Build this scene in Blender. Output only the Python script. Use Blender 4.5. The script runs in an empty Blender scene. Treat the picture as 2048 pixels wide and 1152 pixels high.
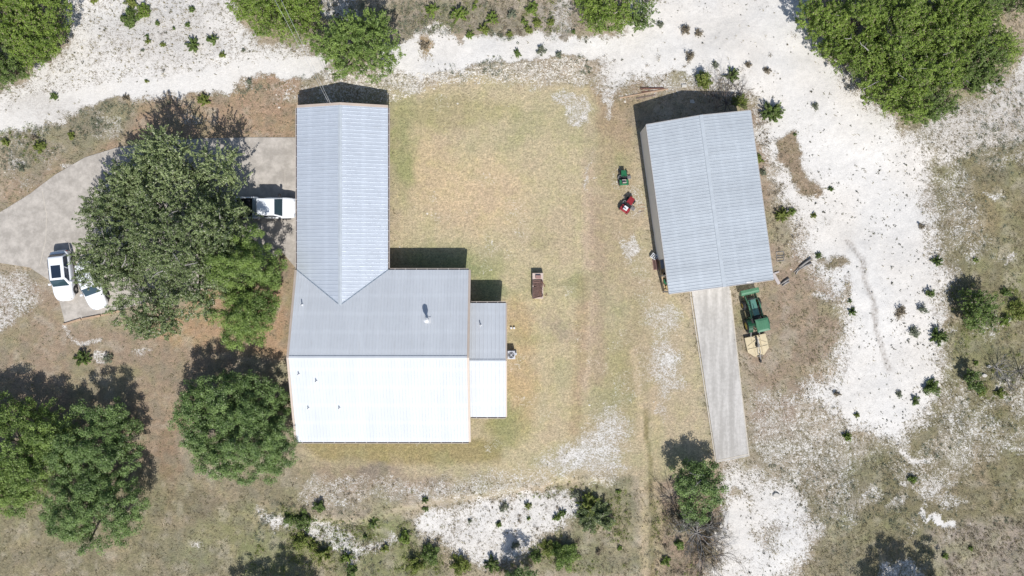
import bpy, bmesh, math, random
import numpy as np
from mathutils import Vector, Matrix

random.seed(7)
RNG = np.random.default_rng(7)
SC = bpy.context.scene
COL = SC.collection
PI = math.pi

# ------------------------------------------------------------------ camera, sky, sun, exposure
CAM_H = 65.0            # drone height in metres
F_PX = 1366.0           # focal length in pixels of the 2048 px wide photograph
S = F_PX / CAM_H        # ground scale, pixels per metre (about 21)
cam_d = bpy.data.cameras.new('camera')
cam_d.sensor_width = 36.0
cam_d.lens = 36.0 * F_PX / 2048.0
cam_d.clip_end = 4000.0
cam = bpy.data.objects.new('camera', cam_d)
cam.location = (0, 0, CAM_H)
COL.objects.link(cam)
SC.camera = cam

SUN_EL = math.radians(48.0)
SUN_AZ = math.radians(166.0)        # clockwise from +Y: the sun stands low in the picture, a little to its right
world = bpy.data.worlds.new('World')
SC.world = world
world.use_nodes = True
wn = world.node_tree
sky = wn.nodes.new('ShaderNodeTexSky')
sky.sky_type = 'NISHITA'
sky.sun_disc = False
sky.sun_elevation = SUN_EL
sky.sun_rotation = SUN_AZ
wn.links.new(sky.outputs[0], wn.nodes['Background'].inputs['Color'])
wn.nodes['Background'].inputs['Strength'].default_value = 0.10
sun_d = bpy.data.lights.new('sun', 'SUN')
sun_d.energy = 4.55
sun_d.angle = math.radians(0.5)
sun_d.color = (1.0, 0.98, 0.945)
sun = bpy.data.objects.new('sun', sun_d)
sv = Vector((math.sin(SUN_AZ) * math.cos(SUN_EL), math.cos(SUN_AZ) * math.cos(SUN_EL), math.sin(SUN_EL)))
sun.rotation_euler = sv.to_track_quat('Z', 'Y').to_euler()
sun.location = (10, -40, 60)
COL.objects.link(sun)
SC.view_settings.view_transform = 'Standard'
SC.view_settings.look = 'None'
SC.view_settings.exposure = 0.18
SC.view_settings.gamma = 1.0

# ------------------------------------------------------------------ helpers
def W(px, py, z=0.0):
    """point of the place seen at photo pixel (px, py) when it lies z metres above the ground"""
    k = (1 - z / CAM_H) / S
    return Vector(((px - 1024) * k, (576 - py) * k, z))

def s2l(c):
    c = c / 255.0
    return c / 12.92 if c <= 0.04045 else ((c + 0.055) / 1.055) ** 2.4

ALB = 0.70
def rgb(r, g, b, k=ALB):
    return (s2l(r) * k, s2l(g) * k, s2l(b) * k, 1.0)

def tag(o, label=None, cat=None, group=None, kind=None):
    if label: o['label'] = label
    if cat: o['category'] = cat
    if group: o['group'] = group
    if kind: o['kind'] = kind
    return o

def empty(name, loc, rz=0.0):
    o = bpy.data.objects.new(name, None)
    o.location = loc
    o.rotation_euler = (0, 0, rz)
    o.empty_display_size = 0.3
    COL.objects.link(o)
    return o

def thing(name, label, cat, loc, rz=0.0, group=None):
    return tag(empty(name, loc, rz), label, cat, group)

class MB:
    """collects faces and links them as ONE mesh object"""
    def __init__(s):
        s.v = []; s.f = []; s.m = []
    def add(s, vs, fs, mi=0):
        b = len(s.v)
        s.v += [tuple(v) for v in vs]
        s.f += [tuple(b + i for i in f) for f in fs]
        s.m += [mi] * len(fs)
        return s
    def box(s, x0, x1, y0, y1, z0, z1, mi=0):
        return s.add([(x0,y0,z0),(x1,y0,z0),(x1,y1,z0),(x0,y1,z0),(x0,y0,z1),(x1,y0,z1),(x1,y1,z1),(x0,y1,z1)],
                     [(0,3,2,1),(4,5,6,7),(0,1,5,4),(1,2,6,5),(2,3,7,6),(3,0,4,7)], mi)
    def beam(s, p, q, w, h, mi=0, up=(0,0,1)):
        p = Vector(p); q = Vector(q); d = (q - p)
        if d.length < 1e-6: return s
        d.normalize(); u = Vector(up)
        a = d.cross(u)
        if a.length < 1e-4: a = d.cross(Vector((1,0,0)))
        a.normalize(); b = a.cross(d).normalized()
        a = a * (w / 2); b = b * (h / 2)
        return s.add([p-a-b, p+a-b, p+a+b, p-a+b, q-a-b, q+a-b, q+a+b, q-a+b],
                     [(0,3,2,1),(4,5,6,7),(0,1,5,4),(1,2,6,5),(2,3,7,6),(3,0,4,7)], mi)
    def tube(s, pts, rad, n=8, mi=0, cap=True):
        pts = [Vector(p) for p in pts]
        if not hasattr(rad, '__len__'): rad = [rad] * len(pts)
        vs = []; fs = []
        ref = Vector((0.31, 0.17, 0.93)).normalized()
        for i, p in enumerate(pts):
            d = (pts[min(i+1, len(pts)-1)] - pts[max(i-1, 0)])
            if d.length < 1e-7: d = Vector((0,0,1))
            d.normalize()
            a = d.cross(ref)
            if a.length < 0.05: a = d.cross(Vector((1,0,0)))
            a.normalize(); b = d.cross(a)
            for k in range(n):
                t = 2*PI*k/n
                vs.append(p + (a*math.cos(t) + b*math.sin(t)) * rad[i])
        for i in range(len(pts)-1):
            for k in range(n):
                k2 = (k+1) % n
                fs.append((i*n+k, i*n+k2, (i+1)*n+k2, (i+1)*n+k))
        if cap:
            fs.append(tuple(range(n-1, -1, -1)))
            fs.append(tuple((len(pts)-1)*n + k for k in range(n)))
        return s.add(vs, fs, mi)
    def cyl(s, p, q, r, r2=None, n=16, mi=0):
        return s.tube([p, q], [r, r if r2 is None else r2], n, mi)
    def poly_slab(s, poly, z0, z1, mi=0):
        n = len(poly)
        a = sum(poly[i][0]*poly[(i+1)%n][1] - poly[(i+1)%n][0]*poly[i][1] for i in range(n))
        if a < 0: poly = poly[::-1]
        vs = [(p[0], p[1], z0) for p in poly] + [(p[0], p[1], z1) for p in poly]
        fs = [tuple(range(n-1, -1, -1)), tuple(range(n, 2*n))]
        fs += [(i, (i+1)%n, n+(i+1)%n, n+i) for i in range(n)]
        return s.add(vs, fs, mi)
    def build(s, name, mats, parent=None, smooth=False, bevel=0, seg=2, loc=None, subsurf=0):
        me = bpy.data.meshes.new(name)
        me.from_pydata([tuple(v) for v in s.v], [], s.f)
        if not isinstance(mats, (list, tuple)): mats = [mats]
        for m in mats: me.materials.append(m)
        me.polygons.foreach_set('material_index', s.m)
        if smooth: me.polygons.foreach_set('use_smooth', [True]*len(s.f))
        me.update()
        o = bpy.data.objects.new(name, me)
        COL.objects.link(o)
        if parent is not None: o.parent = parent
        if loc is not None: o.location = loc
        if bevel:
            b = o.modifiers.new('bevel', 'BEVEL'); b.width = bevel; b.segments = seg; b.limit_method = 'ANGLE'; b.angle_limit = math.radians(30)
            b.harden_normals = False
        if subsurf:
            b = o.modifiers.new('subsurf', 'SUBSURF'); b.levels = subsurf; b.render_levels = subsurf
        return o

# value noise on numpy arrays, 0..1
_TAB = np.random.default_rng(99).random((256, 256))
def vnoise(x, y, scale=1.0, seed=0):
    x = np.asarray(x, float) * scale + seed * 17.31; y = np.asarray(y, float) * scale + seed * 9.77
    xi = np.floor(x).astype(int); yi = np.floor(y).astype(int)
    fx = x - xi; fy = y - yi
    fx = fx*fx*(3-2*fx); fy = fy*fy*(3-2*fy)
    T = lambda a, b: _TAB[(a + seed*7) & 255, (b + seed*13) & 255]
    return (T(xi, yi)*(1-fx)*(1-fy) + T(xi+1, yi)*fx*(1-fy) + T(xi, yi+1)*(1-fx)*fy + T(xi+1, yi+1)*fx*fy)
def fbm(x, y, scale, seed=0, o=3):
    t = 0; a = 0.5; w = 0
    for i in range(o):
        t = t + a * vnoise(x, y, scale * 2**i, seed + i); w += a; a *= 0.55
    return t / w
def smooth(e0, e1, x):
    t = np.clip((x - e0) / (e1 - e0), 0, 1)
    return t*t*(3-2*t)
def sdist(px, py, poly):
    """signed distance (pixels) to polygon, positive inside"""
    n = len(poly); d = np.full(px.shape, 1e9); inside = np.zeros(px.shape, bool)
    for i in range(n):
        ax, ay = poly[i]; bx, by = poly[(i+1) % n]
        ex, ey = bx-ax, by-ay
        t = np.clip(((px-ax)*ex + (py-ay)*ey) / (ex*ex+ey*ey+1e-9), 0, 1)
        d = np.minimum(d, (px-ax-t*ex)**2 + (py-ay-t*ey)**2)
        c = ((ay > py) != (by > py)) & (px < (bx-ax)*(py-ay)/((by-ay) if by != ay else 1e-9) + ax)
        inside ^= c
    return np.where(inside, np.sqrt(d), -np.sqrt(d))
def ldist(px, py, line):
    d = np.full(np.shape(px), 1e9)
    for (ax, ay), (bx, by) in zip(line[:-1], line[1:]):
        ex, ey = bx-ax, by-ay
        t = np.clip(((px-ax)*ex + (py-ay)*ey) / (ex*ex+ey*ey+1e-9), 0, 1)
        d = np.minimum(d, (px-ax-t*ex)**2 + (py-ay-t*ey)**2)
    return np.sqrt(d)

# ------------------------------------------------------------------ materials
def new_mat(name):
    m = bpy.data.materials.new(name); m.use_nodes = True
    nt = m.node_tree
    return m, nt, nt.nodes['Principled BSDF']
def N(nt, t, **kw):
    n = nt.nodes.new(t)
    for k, v in kw.items():
        if k in n.inputs: n.inputs[k].default_value = v
        else: setattr(n, k, v)
    return n
def noise_node(nt, vec, scale, detail=3.0, rough=0.55, seed=0.0):
    n = nt.nodes.new('ShaderNodeTexNoise'); n.noise_dimensions = '3D'
    n.inputs['Scale'].default_value = scale; n.inputs['Detail'].default_value = detail; n.inputs['Roughness'].default_value = rough
    if seed:
        a = nt.nodes.new('ShaderNodeVectorMath'); a.operation = 'ADD'; a.inputs[1].default_value = (seed, seed*0.7, 0)
        nt.links.new(vec, a.inputs[0]); vec = a.outputs[0]
    nt.links.new(vec, n.inputs['Vector'])
    return n.outputs['Fac']
def ramp(nt, fac, stops):
    r = nt.nodes.new('ShaderNodeValToRGB')
    cr = r.color_ramp
    cr.elements[0].position = stops[0][0]; cr.elements[0].color = stops[0][1]
    cr.elements[1].position = stops[-1][0]; cr.elements[1].color = stops[-1][1]
    for p, c in stops[1:-1]:
        e = cr.elements.new(p); e.color = c
    nt.links.new(fac, r.inputs[0]); return r.outputs[0]
def mathn(nt, op, a, b=None, clamp=False):
    n = nt.nodes.new('ShaderNodeMath'); n.operation = op; n.use_clamp = clamp
    for i, v in enumerate((a, b)):
        if v is None: continue
        if isinstance(v, (int, float)): n.inputs[i].default_value = v
        else: nt.links.new(v, n.inputs[i])
    return n.outputs[0]
def mapr(nt, v, a, b, c, d, st='LINEAR'):
    n = nt.nodes.new('ShaderNodeMapRange'); n.interpolation_type = st
    for i, x in enumerate((a, b, c, d)): n.inputs[i+1].default_value = x
    nt.links.new(v, n.inputs[0]); return n.outputs[0]
def mixc(nt, fac, a, b, mode='MIX'):
    n = nt.nodes.new('ShaderNodeMix'); n.data_type = 'RGBA'; n.blend_type = mode
    for sck, v in ((n.inputs[0], fac), (n.inputs[6], a), (n.inputs[7], b)):
        if isinstance(v, (int, float)): sck.default_value = v
        elif isinstance(v, tuple): sck.default_value = v
        else: nt.links.new(v, sck)
    return n.outputs[2]
def scalec(nt, col, f):
    n = nt.nodes.new('ShaderNodeVectorMath'); n.operation = 'SCALE'
    if isinstance(col, tuple): n.inputs[0].default_value = col[:3]
    else: nt.links.new(col, n.inputs[0])
    if isinstance(f, (int, float)): n.inputs['Scale'].default_value = f
    else: nt.links.new(f, n.inputs['Scale'])
    return n.outputs[0]
def bump(nt, bs, h, strength=0.4, dist=0.05):
    b = nt.nodes.new('ShaderNodeBump'); b.inputs['Strength'].default_value = strength; b.inputs['Distance'].default_value = dist
    nt.links.new(h, b.inputs['Height']); nt.links.new(b.outputs[0], bs.inputs['Normal'])

def mat(name, c, rough=0.6, metal=0.0, var=0.12, scale=3.0, bmp=0.0, spec=0.5, coat=0.0):
    """plain painted / metal / rubber surface with procedural wear"""
    m, nt, bs = new_mat(name)
    tc = nt.nodes.new('ShaderNodeTexCoord')
    f = noise_node(nt, tc.outputs['Object'], scale, 4.0, 0.6)
    g = noise_node(nt, tc.outputs['Object'], scale*9, 3.0, 0.6, 5.0)
    fac = mathn(nt, 'ADD', mapr(nt, f, 0.3, 0.7, 1-var, 1+var*0.5), mapr(nt, g, 0.3, 0.7, -var*0.3, var*0.3))
    nt.links.new(scalec(nt, c, fac), bs.inputs['Base Color'])
    bs.inputs['Roughness'].default_value = rough; bs.inputs['Metallic'].default_value = metal
    bs.inputs['Specular IOR Level'].default_value = spec
    bs.inputs['Coat Weight'].default_value = coat
    if bmp: bump(nt, bs, g, bmp, 0.02)
    return m

def leaf_mat(name, c1, c2, c3=None, trans=0.22):
    """foliage: tint differs leaf by leaf and clump by clump"""
    m, nt, bs = new_mat(name)
    geo = nt.nodes.new('ShaderNodeNewGeometry')
    tc = nt.nodes.new('ShaderNodeTexCoord')
    r = geo.outputs['Random Per Island']
    cl = noise_node(nt, tc.outputs['Object'], 0.9, 2.0, 0.5)
    f = mathn(nt, 'ADD', mathn(nt, 'MULTIPLY', r, 0.45), mapr(nt, cl, 0.3, 0.7, -0.1, 0.65), clamp=True)
    col = mixc(nt, f, c1, c2)
    if c3 is not None:
        col = mixc(nt, mathn(nt, 'GREATER_THAN', mathn(nt, 'FRACT', mathn(nt, 'MULTIPLY', r, 17.3)), 0.93), col, c3)
    nt.links.new(col, bs.inputs['Base Color'])
    bs.inputs['Roughness'].default_value = 0.55
    bs.inputs['Specular IOR Level'].default_value = 0.3
    tr = nt.nodes.new('ShaderNodeBsdfTranslucent')
    nt.links.new(scalec(nt, col, 1.1), tr.inputs['Color'])
    mx = nt.nodes.new('ShaderNodeMixShader'); mx.inputs[0].default_value = trans
    out = nt.nodes['Material Output']
    nt.links.new(bs.outputs[0], mx.inputs[1]); nt.links.new(tr.outputs[0], mx.inputs[2])
    nt.links.new(mx.outputs[0], out.inputs['Surface'])
    return m

M = {}
M['juniper'] = leaf_mat('juniper_leaf', (0.075,0.125,0.022,1), (0.26,0.355,0.062,1), (0.30,0.24,0.17,1), 0.18)
M['juniper_dark'] = leaf_mat('dark_juniper_leaf', (0.06,0.10,0.025,1), (0.20,0.28,0.07,1), (0.24,0.21,0.15,1), 0.2)
M['oak'] = leaf_mat('oak_leaf', (0.048,0.092,0.024,1), (0.235,0.335,0.105,1), (0.30,0.36,0.19,1), 0.2)
M['oak_bright'] = leaf_mat('bright_oak_leaf', (0.055,0.10,0.02,1), (0.27,0.37,0.09,1), (0.3,0.36,0.15,1), 0.22)
M['liveoak'] = leaf_mat('live_oak_leaf', (0.055,0.085,0.028,1), (0.265,0.325,0.135,1), (0.42,0.41,0.32,1), 0.18)
M['sprayoak'] = leaf_mat('pale_oak_leaf', (0.085,0.125,0.04,1), (0.34,0.40,0.18,1), (0.45,0.45,0.32,1), 0.18)
M['yellowgreen'] = leaf_mat('yellow_green_leaf', (0.13,0.165,0.035,1), (0.26,0.31,0.07,1), (0.28,0.23,0.12,1))
M['sage'] = leaf_mat('sage_leaf', (0.12,0.14,0.09,1), (0.27,0.29,0.20,1), (0.3,0.27,0.2,1))
M['drybrush'] = leaf_mat('dry_brush_leaf', (0.16,0.13,0.09,1), (0.30,0.25,0.17,1), (0.35,0.32,0.25,1))
M['weed'] = leaf_mat('weed_leaf', (0.05,0.05,0.035,1), (0.15,0.14,0.09,1), (0.12,0.15,0.05,1))
M['straw'] = leaf_mat('straw', (0.17,0.145,0.085,1), (0.40,0.345,0.215,1), (0.16,0.17,0.07,1))
M['bark'] = mat('bark', (0.17,0.14,0.11,1), 0.9, 0, 0.4, 2.0, 0.6)
M['deadwood'] = mat('dead_wood', (0.30,0.28,0.26,1), 0.9, 0, 0.35, 2.0, 0.4)
M['darkwood'] = mat('dark_twigs', (0.11,0.09,0.08,1), 0.9, 0, 0.35, 2.0, 0.4)

# ------------------------------------------------------------------ the ground
HX = 54.0; HY = 32.0; CELL = 0.22
def axis(h):
    d = np.arange(-h, h + 1e-6, CELL)
    o = h + np.cumsum(0.5 * 1.35 ** np.arange(28))
    o = o[o < 2600]
    return np.concatenate([-o[::-1], d, o])
gx = axis(HX); gy = axis(HY)
GX, GY = np.meshgrid(gx, gy)
GPX = GX * S + 1024; GPY = 576 - GY * S

LAWN = [(780,170),(960,150),(1180,160),(1230,200),(1280,260),(1320,560),(1380,600),(1430,930),(1330,960),(1240,960),(1040,955),(900,960),(600,960),(600,880),(560,700),(780,500)]
BERM = [(560,1015),(640,1035),(720,1040),(800,1015),(900,995),(1030,978),(1130,958),(1200,958),(1250,972)]
def height(x, y):
    x = np.asarray(x, float); y = np.asarray(y, float)
    px = x*S + 1024; py = 576 - y*S
    # the wild ground undulates; the yard, slabs and buildings stand on a level pad
    cx = np.clip(np.maximum(np.maximum(50 - px*0 - px, px - 1590), 0) / 200, 0, 1)
    pad = 1 - smooth(0, 130, np.maximum(np.maximum(-40 - px, px - 1560), np.maximum(230 - py, py - 920)))
    h = (fbm(x, y, 0.09, 3, 3) - 0.5) * 0.9 + (fbm(x, y, 0.45, 8, 3) - 0.5) * 0.22
    h = h * (1 - pad)
    # low bank south of the yard
    bx = np.interp(px, [p[0] for p in BERM], [p[1] for p in BERM])
    ends = smooth(500, 620, px) * (1 - smooth(1190, 1300, px))
    h = h - 0.5 * smooth(-3, 16, py - bx + 8*(vnoise(x, y, 0.8, 5)-.5)) * ends
    # erosion groove in the bare caliche
    g = ldist(px, py, [(1698,480),(1722,515),(1730,560),(1745,600),(1752,660),(1765,700),(1778,740),(1800,790)])
    h = h - 0.10 * (1 - smooth(0, 6, g))
    return h
def gz(x, y): return float(height(np.array([x]), np.array([y]))[0])
def G(px, py, dz=0.0):
    x = (px - 1024) / S; y = (576 - py) / S
    return Vector((x, y, gz(x, y) + dz))

# wobble so that no patch edge is straight
wpx = GPX + (fbm(GX, GY, 0.5, 11, 3)-.5)*42 + (fbm(GX, GY, 1.8, 12, 2)-.5)*16
wpy = GPY + (fbm(GX, GY, 0.5, 21, 3)-.5)*42 + (fbm(GX, GY, 1.8, 22, 2)-.5)*16
spx = GPX + (fbm(GX, GY, 0.9, 31, 2)-.5)*10; spy = GPY + (fbm(GX, GY, 0.9, 41, 2)-.5)*10

def C3(r, g, b): return np.array(rgb(r, g, b)[:3])
veg = np.zeros(GX.shape + (3,)) + C3(184,168,144)
cal = np.zeros(GX.shape)
gry = np.zeros(GX.shape)
def paint(mask, c, a=1.0):
    global veg
    m = (np.clip(mask, 0, 1) * a)[..., None]
    veg = veg * (1-m) + C3(*c) * m
def P(poly, soft, warp=1):
    a, b = (wpx, wpy) if warp else (spx, spy)
    return smooth(-soft, soft, sdist(a, b, poly))
def B(x, y, rx, ry=None, ang=0.0):
    ry = ry or rx
    c, s_ = math.cos(ang), math.sin(ang)
    dx = wpx - x; dy = wpy - y
    u = (dx*c + dy*s_) / rx; v = (-dx*s_ + dy*c) / ry
    return 1 - smooth(0.35, 1.15, np.sqrt(u*u + v*v))
def L(line, w, soft=None, warp=0):
    a, b = (wpx, wpy) if warp else (spx, spy)
    d = ldist(a, b, line)
    return 1 - smooth(w*0.5, w*0.5 + (soft or w*0.6), d)
def calc(mask, v):
    global cal
    cal = np.maximum(cal, np.clip(mask, 0, 1) * v)

def wild0(): return 1 - P(LAWN, 14)
# colours of the vegetation, broad to fine
paint(P([(0,200),(260,200),(600,150),(620,260),(600,700),(560,700),(400,540),(0,520)], 20), (176,152,126))
paint(P([(560,120),(600,140),(600,280),(300,290),(220,300),(230,215),(420,200)], 18), (184,154,126))
paint(P([(0,255),(150,205),(260,205),(270,240),(200,300),(60,340),(0,350)], 20), (165,152,128))
paint(P([(640,0),(1150,0),(1190,80),(1050,90),(900,70),(800,80),(640,160),(600,80)], 16), (166,154,134))
paint(B(1100,40,60), (182,172,160), .8)
paint(P(LAWN, 22), (197,180,146))
paint(P([(780,180),(1190,165),(1170,960),(1000,960),(940,560),(790,500)], 40), (203,186,148))
paint(B(950,390,135,92), (218,192,152), .95)
paint(B(860,330,60,90), (212,187,146), .8)
paint(B(806,300,34,140), (158,160,108), .8)
paint(B(880,225,120,44), (180,168,122), .8)
paint(B(960,540,70,36), (165,166,112), .7)
paint(B(1000,225,60,26), (180,172,118), .4)
paint(B(870,528,110,38), (140,152,104), .75)  # green grass, with the tint of the house shadow put into its colour
paint(B(975,580,50,32), (140,152,104), .75)  # likewise at the annex: grass green plus painted shadow tint
paint(B(1150,570,44,34), (162,158,112), .65)
paint(B(1080,480,30,24), (168,164,114), .45)
paint(B(1040,760,46,120), (205,174,126), .7)
paint(B(1030,640,30,60), (194,164,114), .5)
paint(B(1120,660,60,24,0.5), (176,158,138), .7)
paint(B(1015,860,60,45), (168,160,100), .65)
paint(P([(590,875),(1010,878),(1000,925),(820,932),(640,920)], 10, 0), (166,150,100), .85)
paint(B(1000,845,38,40), (150,150,92), .6)
paint(B(700,955,160,34), (165,145,122), .8)
paint(B(760,945,70,16), (145,134,120), .7)
paint(B(850,970,60,24), (180,158,138), .6)
paint(B(1230,760,50,120), (176,164,116), .6)
paint(B(1180,880,60,60), (186,168,128), .5)
paint(B(1270,700,34,200), (172,156,116), .5)
paint(B(1230,460,50,170), (184,164,130), .6)
paint(B(1230,300,60,110), (180,160,124), .7)
paint(P([(1180,160),(1300,160),(1290,240),(1260,300),(1190,260)], 14), (176,152,122), .8)
paint(P([(1460,180),(1540,195),(1560,260),(1530,330),(1550,520),(1600,480),(1660,560),(1680,640),(1660,730),(1590,800),(1600,900),(1520,900),(1480,600),(1540,560)], 16), (172,150,128))
paint(B(1600,700,70,120), (160,142,120), .5)
paint(B(1490,620,26,60), (166,156,116), .5)
paint(P([(1500,880),(1700,860),(1850,900),(1860,1152),(1600,1152),(1640,1060)], 30), (152,142,114))
paint(P([(1865,270),(2200,200),(2200,1300),(1700,1300),(1760,900),(1890,760),(1885,560)], 22), (146,136,104))
paint(B(1980,420,90,80), (160,144,108), .7)
paint(B(1960,700,90,70), (146,144,100), .6)
paint(B(1930,870,90,70), (142,134,108), .6)
paint(B(2000,850,80,40), (150,144,98), .5)
paint(B(1660,960,60,46), (138,130,106), .6)
paint(P([(1860,1060),(2060,1030),(2200,1200),(1880,1200)], 18), (172,158,144), .9)
paint(B(2030,615,40,24), (165,168,70), .6)
paint(P([(-100,520),(120,570),(130,650),(600,600),(585,700),(400,760),(340,1000),(-100,760)], 20), (172,150,126))
paint(P([(430,560),(560,560),(570,600),(585,720),(440,710),(350,690),(280,670)], 14), (196,160,124), .8)
paint(P([(-300,980),(600,930),(640,1300),(-300,1300)], 40), (152,142,112))
paint(B(480,1060,90,60), (160,156,108), .6)
paint(B(340,900,30,120), (158,134,108), .8)
paint(B(400,1010,60,40), (140,126,104), .6)
paint(B(380,1110,80,40), (140,138,108), .6)
paint(P([(500,1010),(640,1040),(800,1040),(830,1060),(900,1152),(500,1300),(480,1100)], 16), (150,148,106))
paint(B(760,1060,70,26), (146,150,104), .6)
paint(P([(1100,980),(1260,960),(1280,1152),(1100,1152),(1060,1120),(1150,1060)], 14), (152,146,114))
paint(P([(1300,960),(1440,950),(1450,1152),(1300,1152)], 16), (166,144,122))
paint(L([(1270,700),(1288,900),(1290,1160)], 8, 7), (208,186,150), .75)
paint(L([(1308,760),(1316,960),(1318,1160)], 8, 7), (204,182,146), .75)
paint(L([(1292,820),(1303,960),(1306,1160)], 6, 4), (148,134,92), .8)
paint(L([(1178,260),(1176,420),(1182,560),(1165,800)], 12, 12), (204,180,152), .8)
paint(L([(1168,560),(1160,700),(1150,860)], 10, 12), (178,150,114), .45)
paint(L([(1192,400),(1200,560),(1195,760)], 14, 14), (180,156,130), .5)
# mower stripes on the lawn
strip = (0.5 + 0.5*np.sin(GPY/5.4 + 0.6*vnoise(GX, GY, 0.3, 61))) * B(960,400,120,80)
paint(strip, (214,186,148), .30)
strip = (0.5 + 0.5*np.sin((GPX+GPY*.05)/6.0)) * B(1120,760,90,170)
paint(strip, (205,180,138), .22)

# patchiness of the vegetation itself: greener, greyer and barer spots
pn = fbm(GX, GY, 0.35, 301, 4); pn2 = fbm(GX, GY, 0.9, 305, 3)
paint(smooth(.52, .72, pn), (166,164,120), .38)
paint(smooth(.55, .75, 1-pn), (196,172,144), .35)
paint(smooth(.54, .74, pn2)*wild0(), (148,142,122), .45)
paint(smooth(.56, .76, 1-pn2)*wild0(), (196,184,164), .45)
g_ = veg.mean(axis=-1, keepdims=True); veg = (veg*0.90 + g_*0.10)*1.02

# caliche (bare chalky ground): how much of it shows through
calc(P([(120,-300),(455,-300),(470,30),(520,80),(610,90),(650,125),(640,148),(560,158),(430,185),(330,203),(200,208),(120,246),(0,275),(-300,330),(-300,150),(0,185),(60,155),(100,115),(135,80)], 18), .74)
calc(L([(-300,330),(0,248),(70,225),(130,200),(250,182),(400,165),(520,140),(640,125)], 26, 16, 1), 1.0)
calc(L([(60,345),(130,362)], 8), .0)
calc(L([(125,330),(138,330)], 5, 8), .5)
calc(L([(780,115),(870,108),(950,100),(1040,92),(1100,86),(1180,95),(1270,100)], 30, 14, 1), 1.0)
calc(P([(820,75),(850,55),(890,60),(920,90),(1000,95),(1000,125),(820,150),(780,150),(770,110)], 10), .85)
calc(B(680,20,60,34), .55)
calc(B(1120,35,34,50), .5)
calc(P([(640,140),(800,120),(900,130),(900,165),(800,180),(760,185),(640,172)], 8), .42)
calc(P([(900,130),(1100,110),(1180,110),(1190,165),(1130,170),(900,170)], 14), .36)
BIG = [(1170,90),(1215,75),(1300,50),(1320,-300),(1600,-300),(1615,40),(1650,105),(1700,140),(1735,195),(1800,240),(1850,270),(1872,330),(1872,400),(1878,480),(1895,560),(1890,640),(1883,700),(1890,760),(1868,820),(1830,850),(1812,900),(1770,872),(1700,862),(1650,825),(1605,800),(1610,770),(1665,750),(1678,700),(1690,640),(1672,600),(1640,560),(1620,520),(1598,500),(1590,440),(1560,400),(1532,330),(1515,262),(1508,215),(1470,188),(1400,170),(1330,165),(1260,178),(1215,188),(1200,160),(1190,120)]
calc(P(BIG, 42), .86)
calc(P([(1240,0),(1600,0),(1660,110),(1740,240),(1800,330),(1850,420),(1870,560),(1860,640),(1780,640),(1700,480),(1640,300),(1520,160),(1400,140),(1260,150)], 30), 1.0)
calc(L([(1700,470),(1740,600),(1760,700),(1790,820)], 30, 30, 1), 1.0)
calc(P([(1830,250),(1930,195),(2000,165),(2060,90),(2300,60),(2300,290),(1960,300),(1880,340)], 18), .58)
calc(B(1990,310,60,30), .32)
calc(P([(1438,935),(1500,925),(1530,960),(1600,968),(1622,1000),(1640,1060),(1620,1110),(1560,1200),(1380,1200),(1430,1110),(1450,1040),(1440,980)], 36), .80)
calc(B(1480,1060,46,90), .95)
calc(B(1325,640,48,42), .42); calc(B(1325,640,22,18), .5); calc(B(1325,730,44,90), .44); calc(B(1325,728,20,40), .56); calc(B(1340,770,40,30), .45); calc(B(1322,820,18,34), .42)
calc(P([(1080,905),(1150,895),(1178,850),(1215,790),(1240,800),(1258,860),(1245,940),(1235,970),(1120,952),(1080,930)], 30), .50)
calc(B(1140,920,60,20), .62); calc(B(1225,940,60,14), .5)
calc(P([(830,1045),(860,1020),(940,1010),(1010,992),(1080,985),(1172,985),(1168,1010),(1120,1060),(1060,1110),(1000,1140),(940,1125),(880,1095),(840,1070)], 18), .76)
calc(P([(515,1020),(560,1035),(580,1070),(640,1028),(670,1050),(720,1085),(790,1080),(780,1100),(725,1112),(700,1140),(650,1105),(600,1072),(530,1065)], 14), .70)
calc(B(830,985,40,16), .5); calc(B(880,980,30,12), .5); calc(B(680,965,30,16), .4); calc(B(715,980,18,20), .38)
calc(P([(-60,530),(50,540),(80,570),(85,600),(40,650),(-60,680)], 14), .48)
calc(B(50,590,50,60), .42)
calc(B(205,712,26,16), .55); calc(B(275,700,26,10), .45)
calc(L([(130,655),(145,680),(165,690),(200,680)], 5, 6), .55)
calc(P([(1095,180),(1165,190),(1178,245),(1160,262),(1125,225)], 8), .46); calc(B(1155,245,20,14), .6)
calc(L([(1218,130),(1212,170),(1210,200)], 8, 8), .55); calc(L([(1250,155),(1216,190)], 6, 6), .7); calc(L([(1222,200),(1218,235)], 7, 7), .45)
calc(B(1182,350,8,60), .42); calc(B(1262,490,20,50), .48); calc(B(1272,500,16,20), .6)
calc(B(1265,405,30,50), .34)
calc(P([(1500,770),(1620,780),(1720,860),(1760,900),(1640,1000),(1540,960),(1500,880)], 26), .40)
calc(B(1560,900,40,60), .40); calc(B(1740,985,34,34), .44); calc(B(1870,975,34,44), .46); calc(B(1905,1010,50,20), .4)
calc(B(1960,900,70,40), .34); calc(B(1950,870,50,80), .3)
calc(L([(1848,1018),(1856,1034),(1890,1042),(1912,1048)], 8, 4, 1), .95); calc(B(1792,1010,22,16), .52); calc(B(1805,978,16,14), .6)
calc(L([(1808,900),(1822,922),(1860,925)], 6, 4), .8)
calc(B(2016,796,16,9), .8); calc(B(2020,515,20,9), .5); calc(B(1990,395,26,10), .45); calc(B(1915,460,16,20), .42)
calc(B(1800,1140,46,34), .62)
calc(L([(620,990),(700,975),(840,985),(960,975),(1080,950)], 26, 26, 1), .34); calc(B(396,1090,26,16), .45); calc(B(1640,590,30,14), .55)
calc(B(30,320,30,14), .45)
calc(P([(600,165),(790,165),(790,200),(600,215)], 8), .30)
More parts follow.
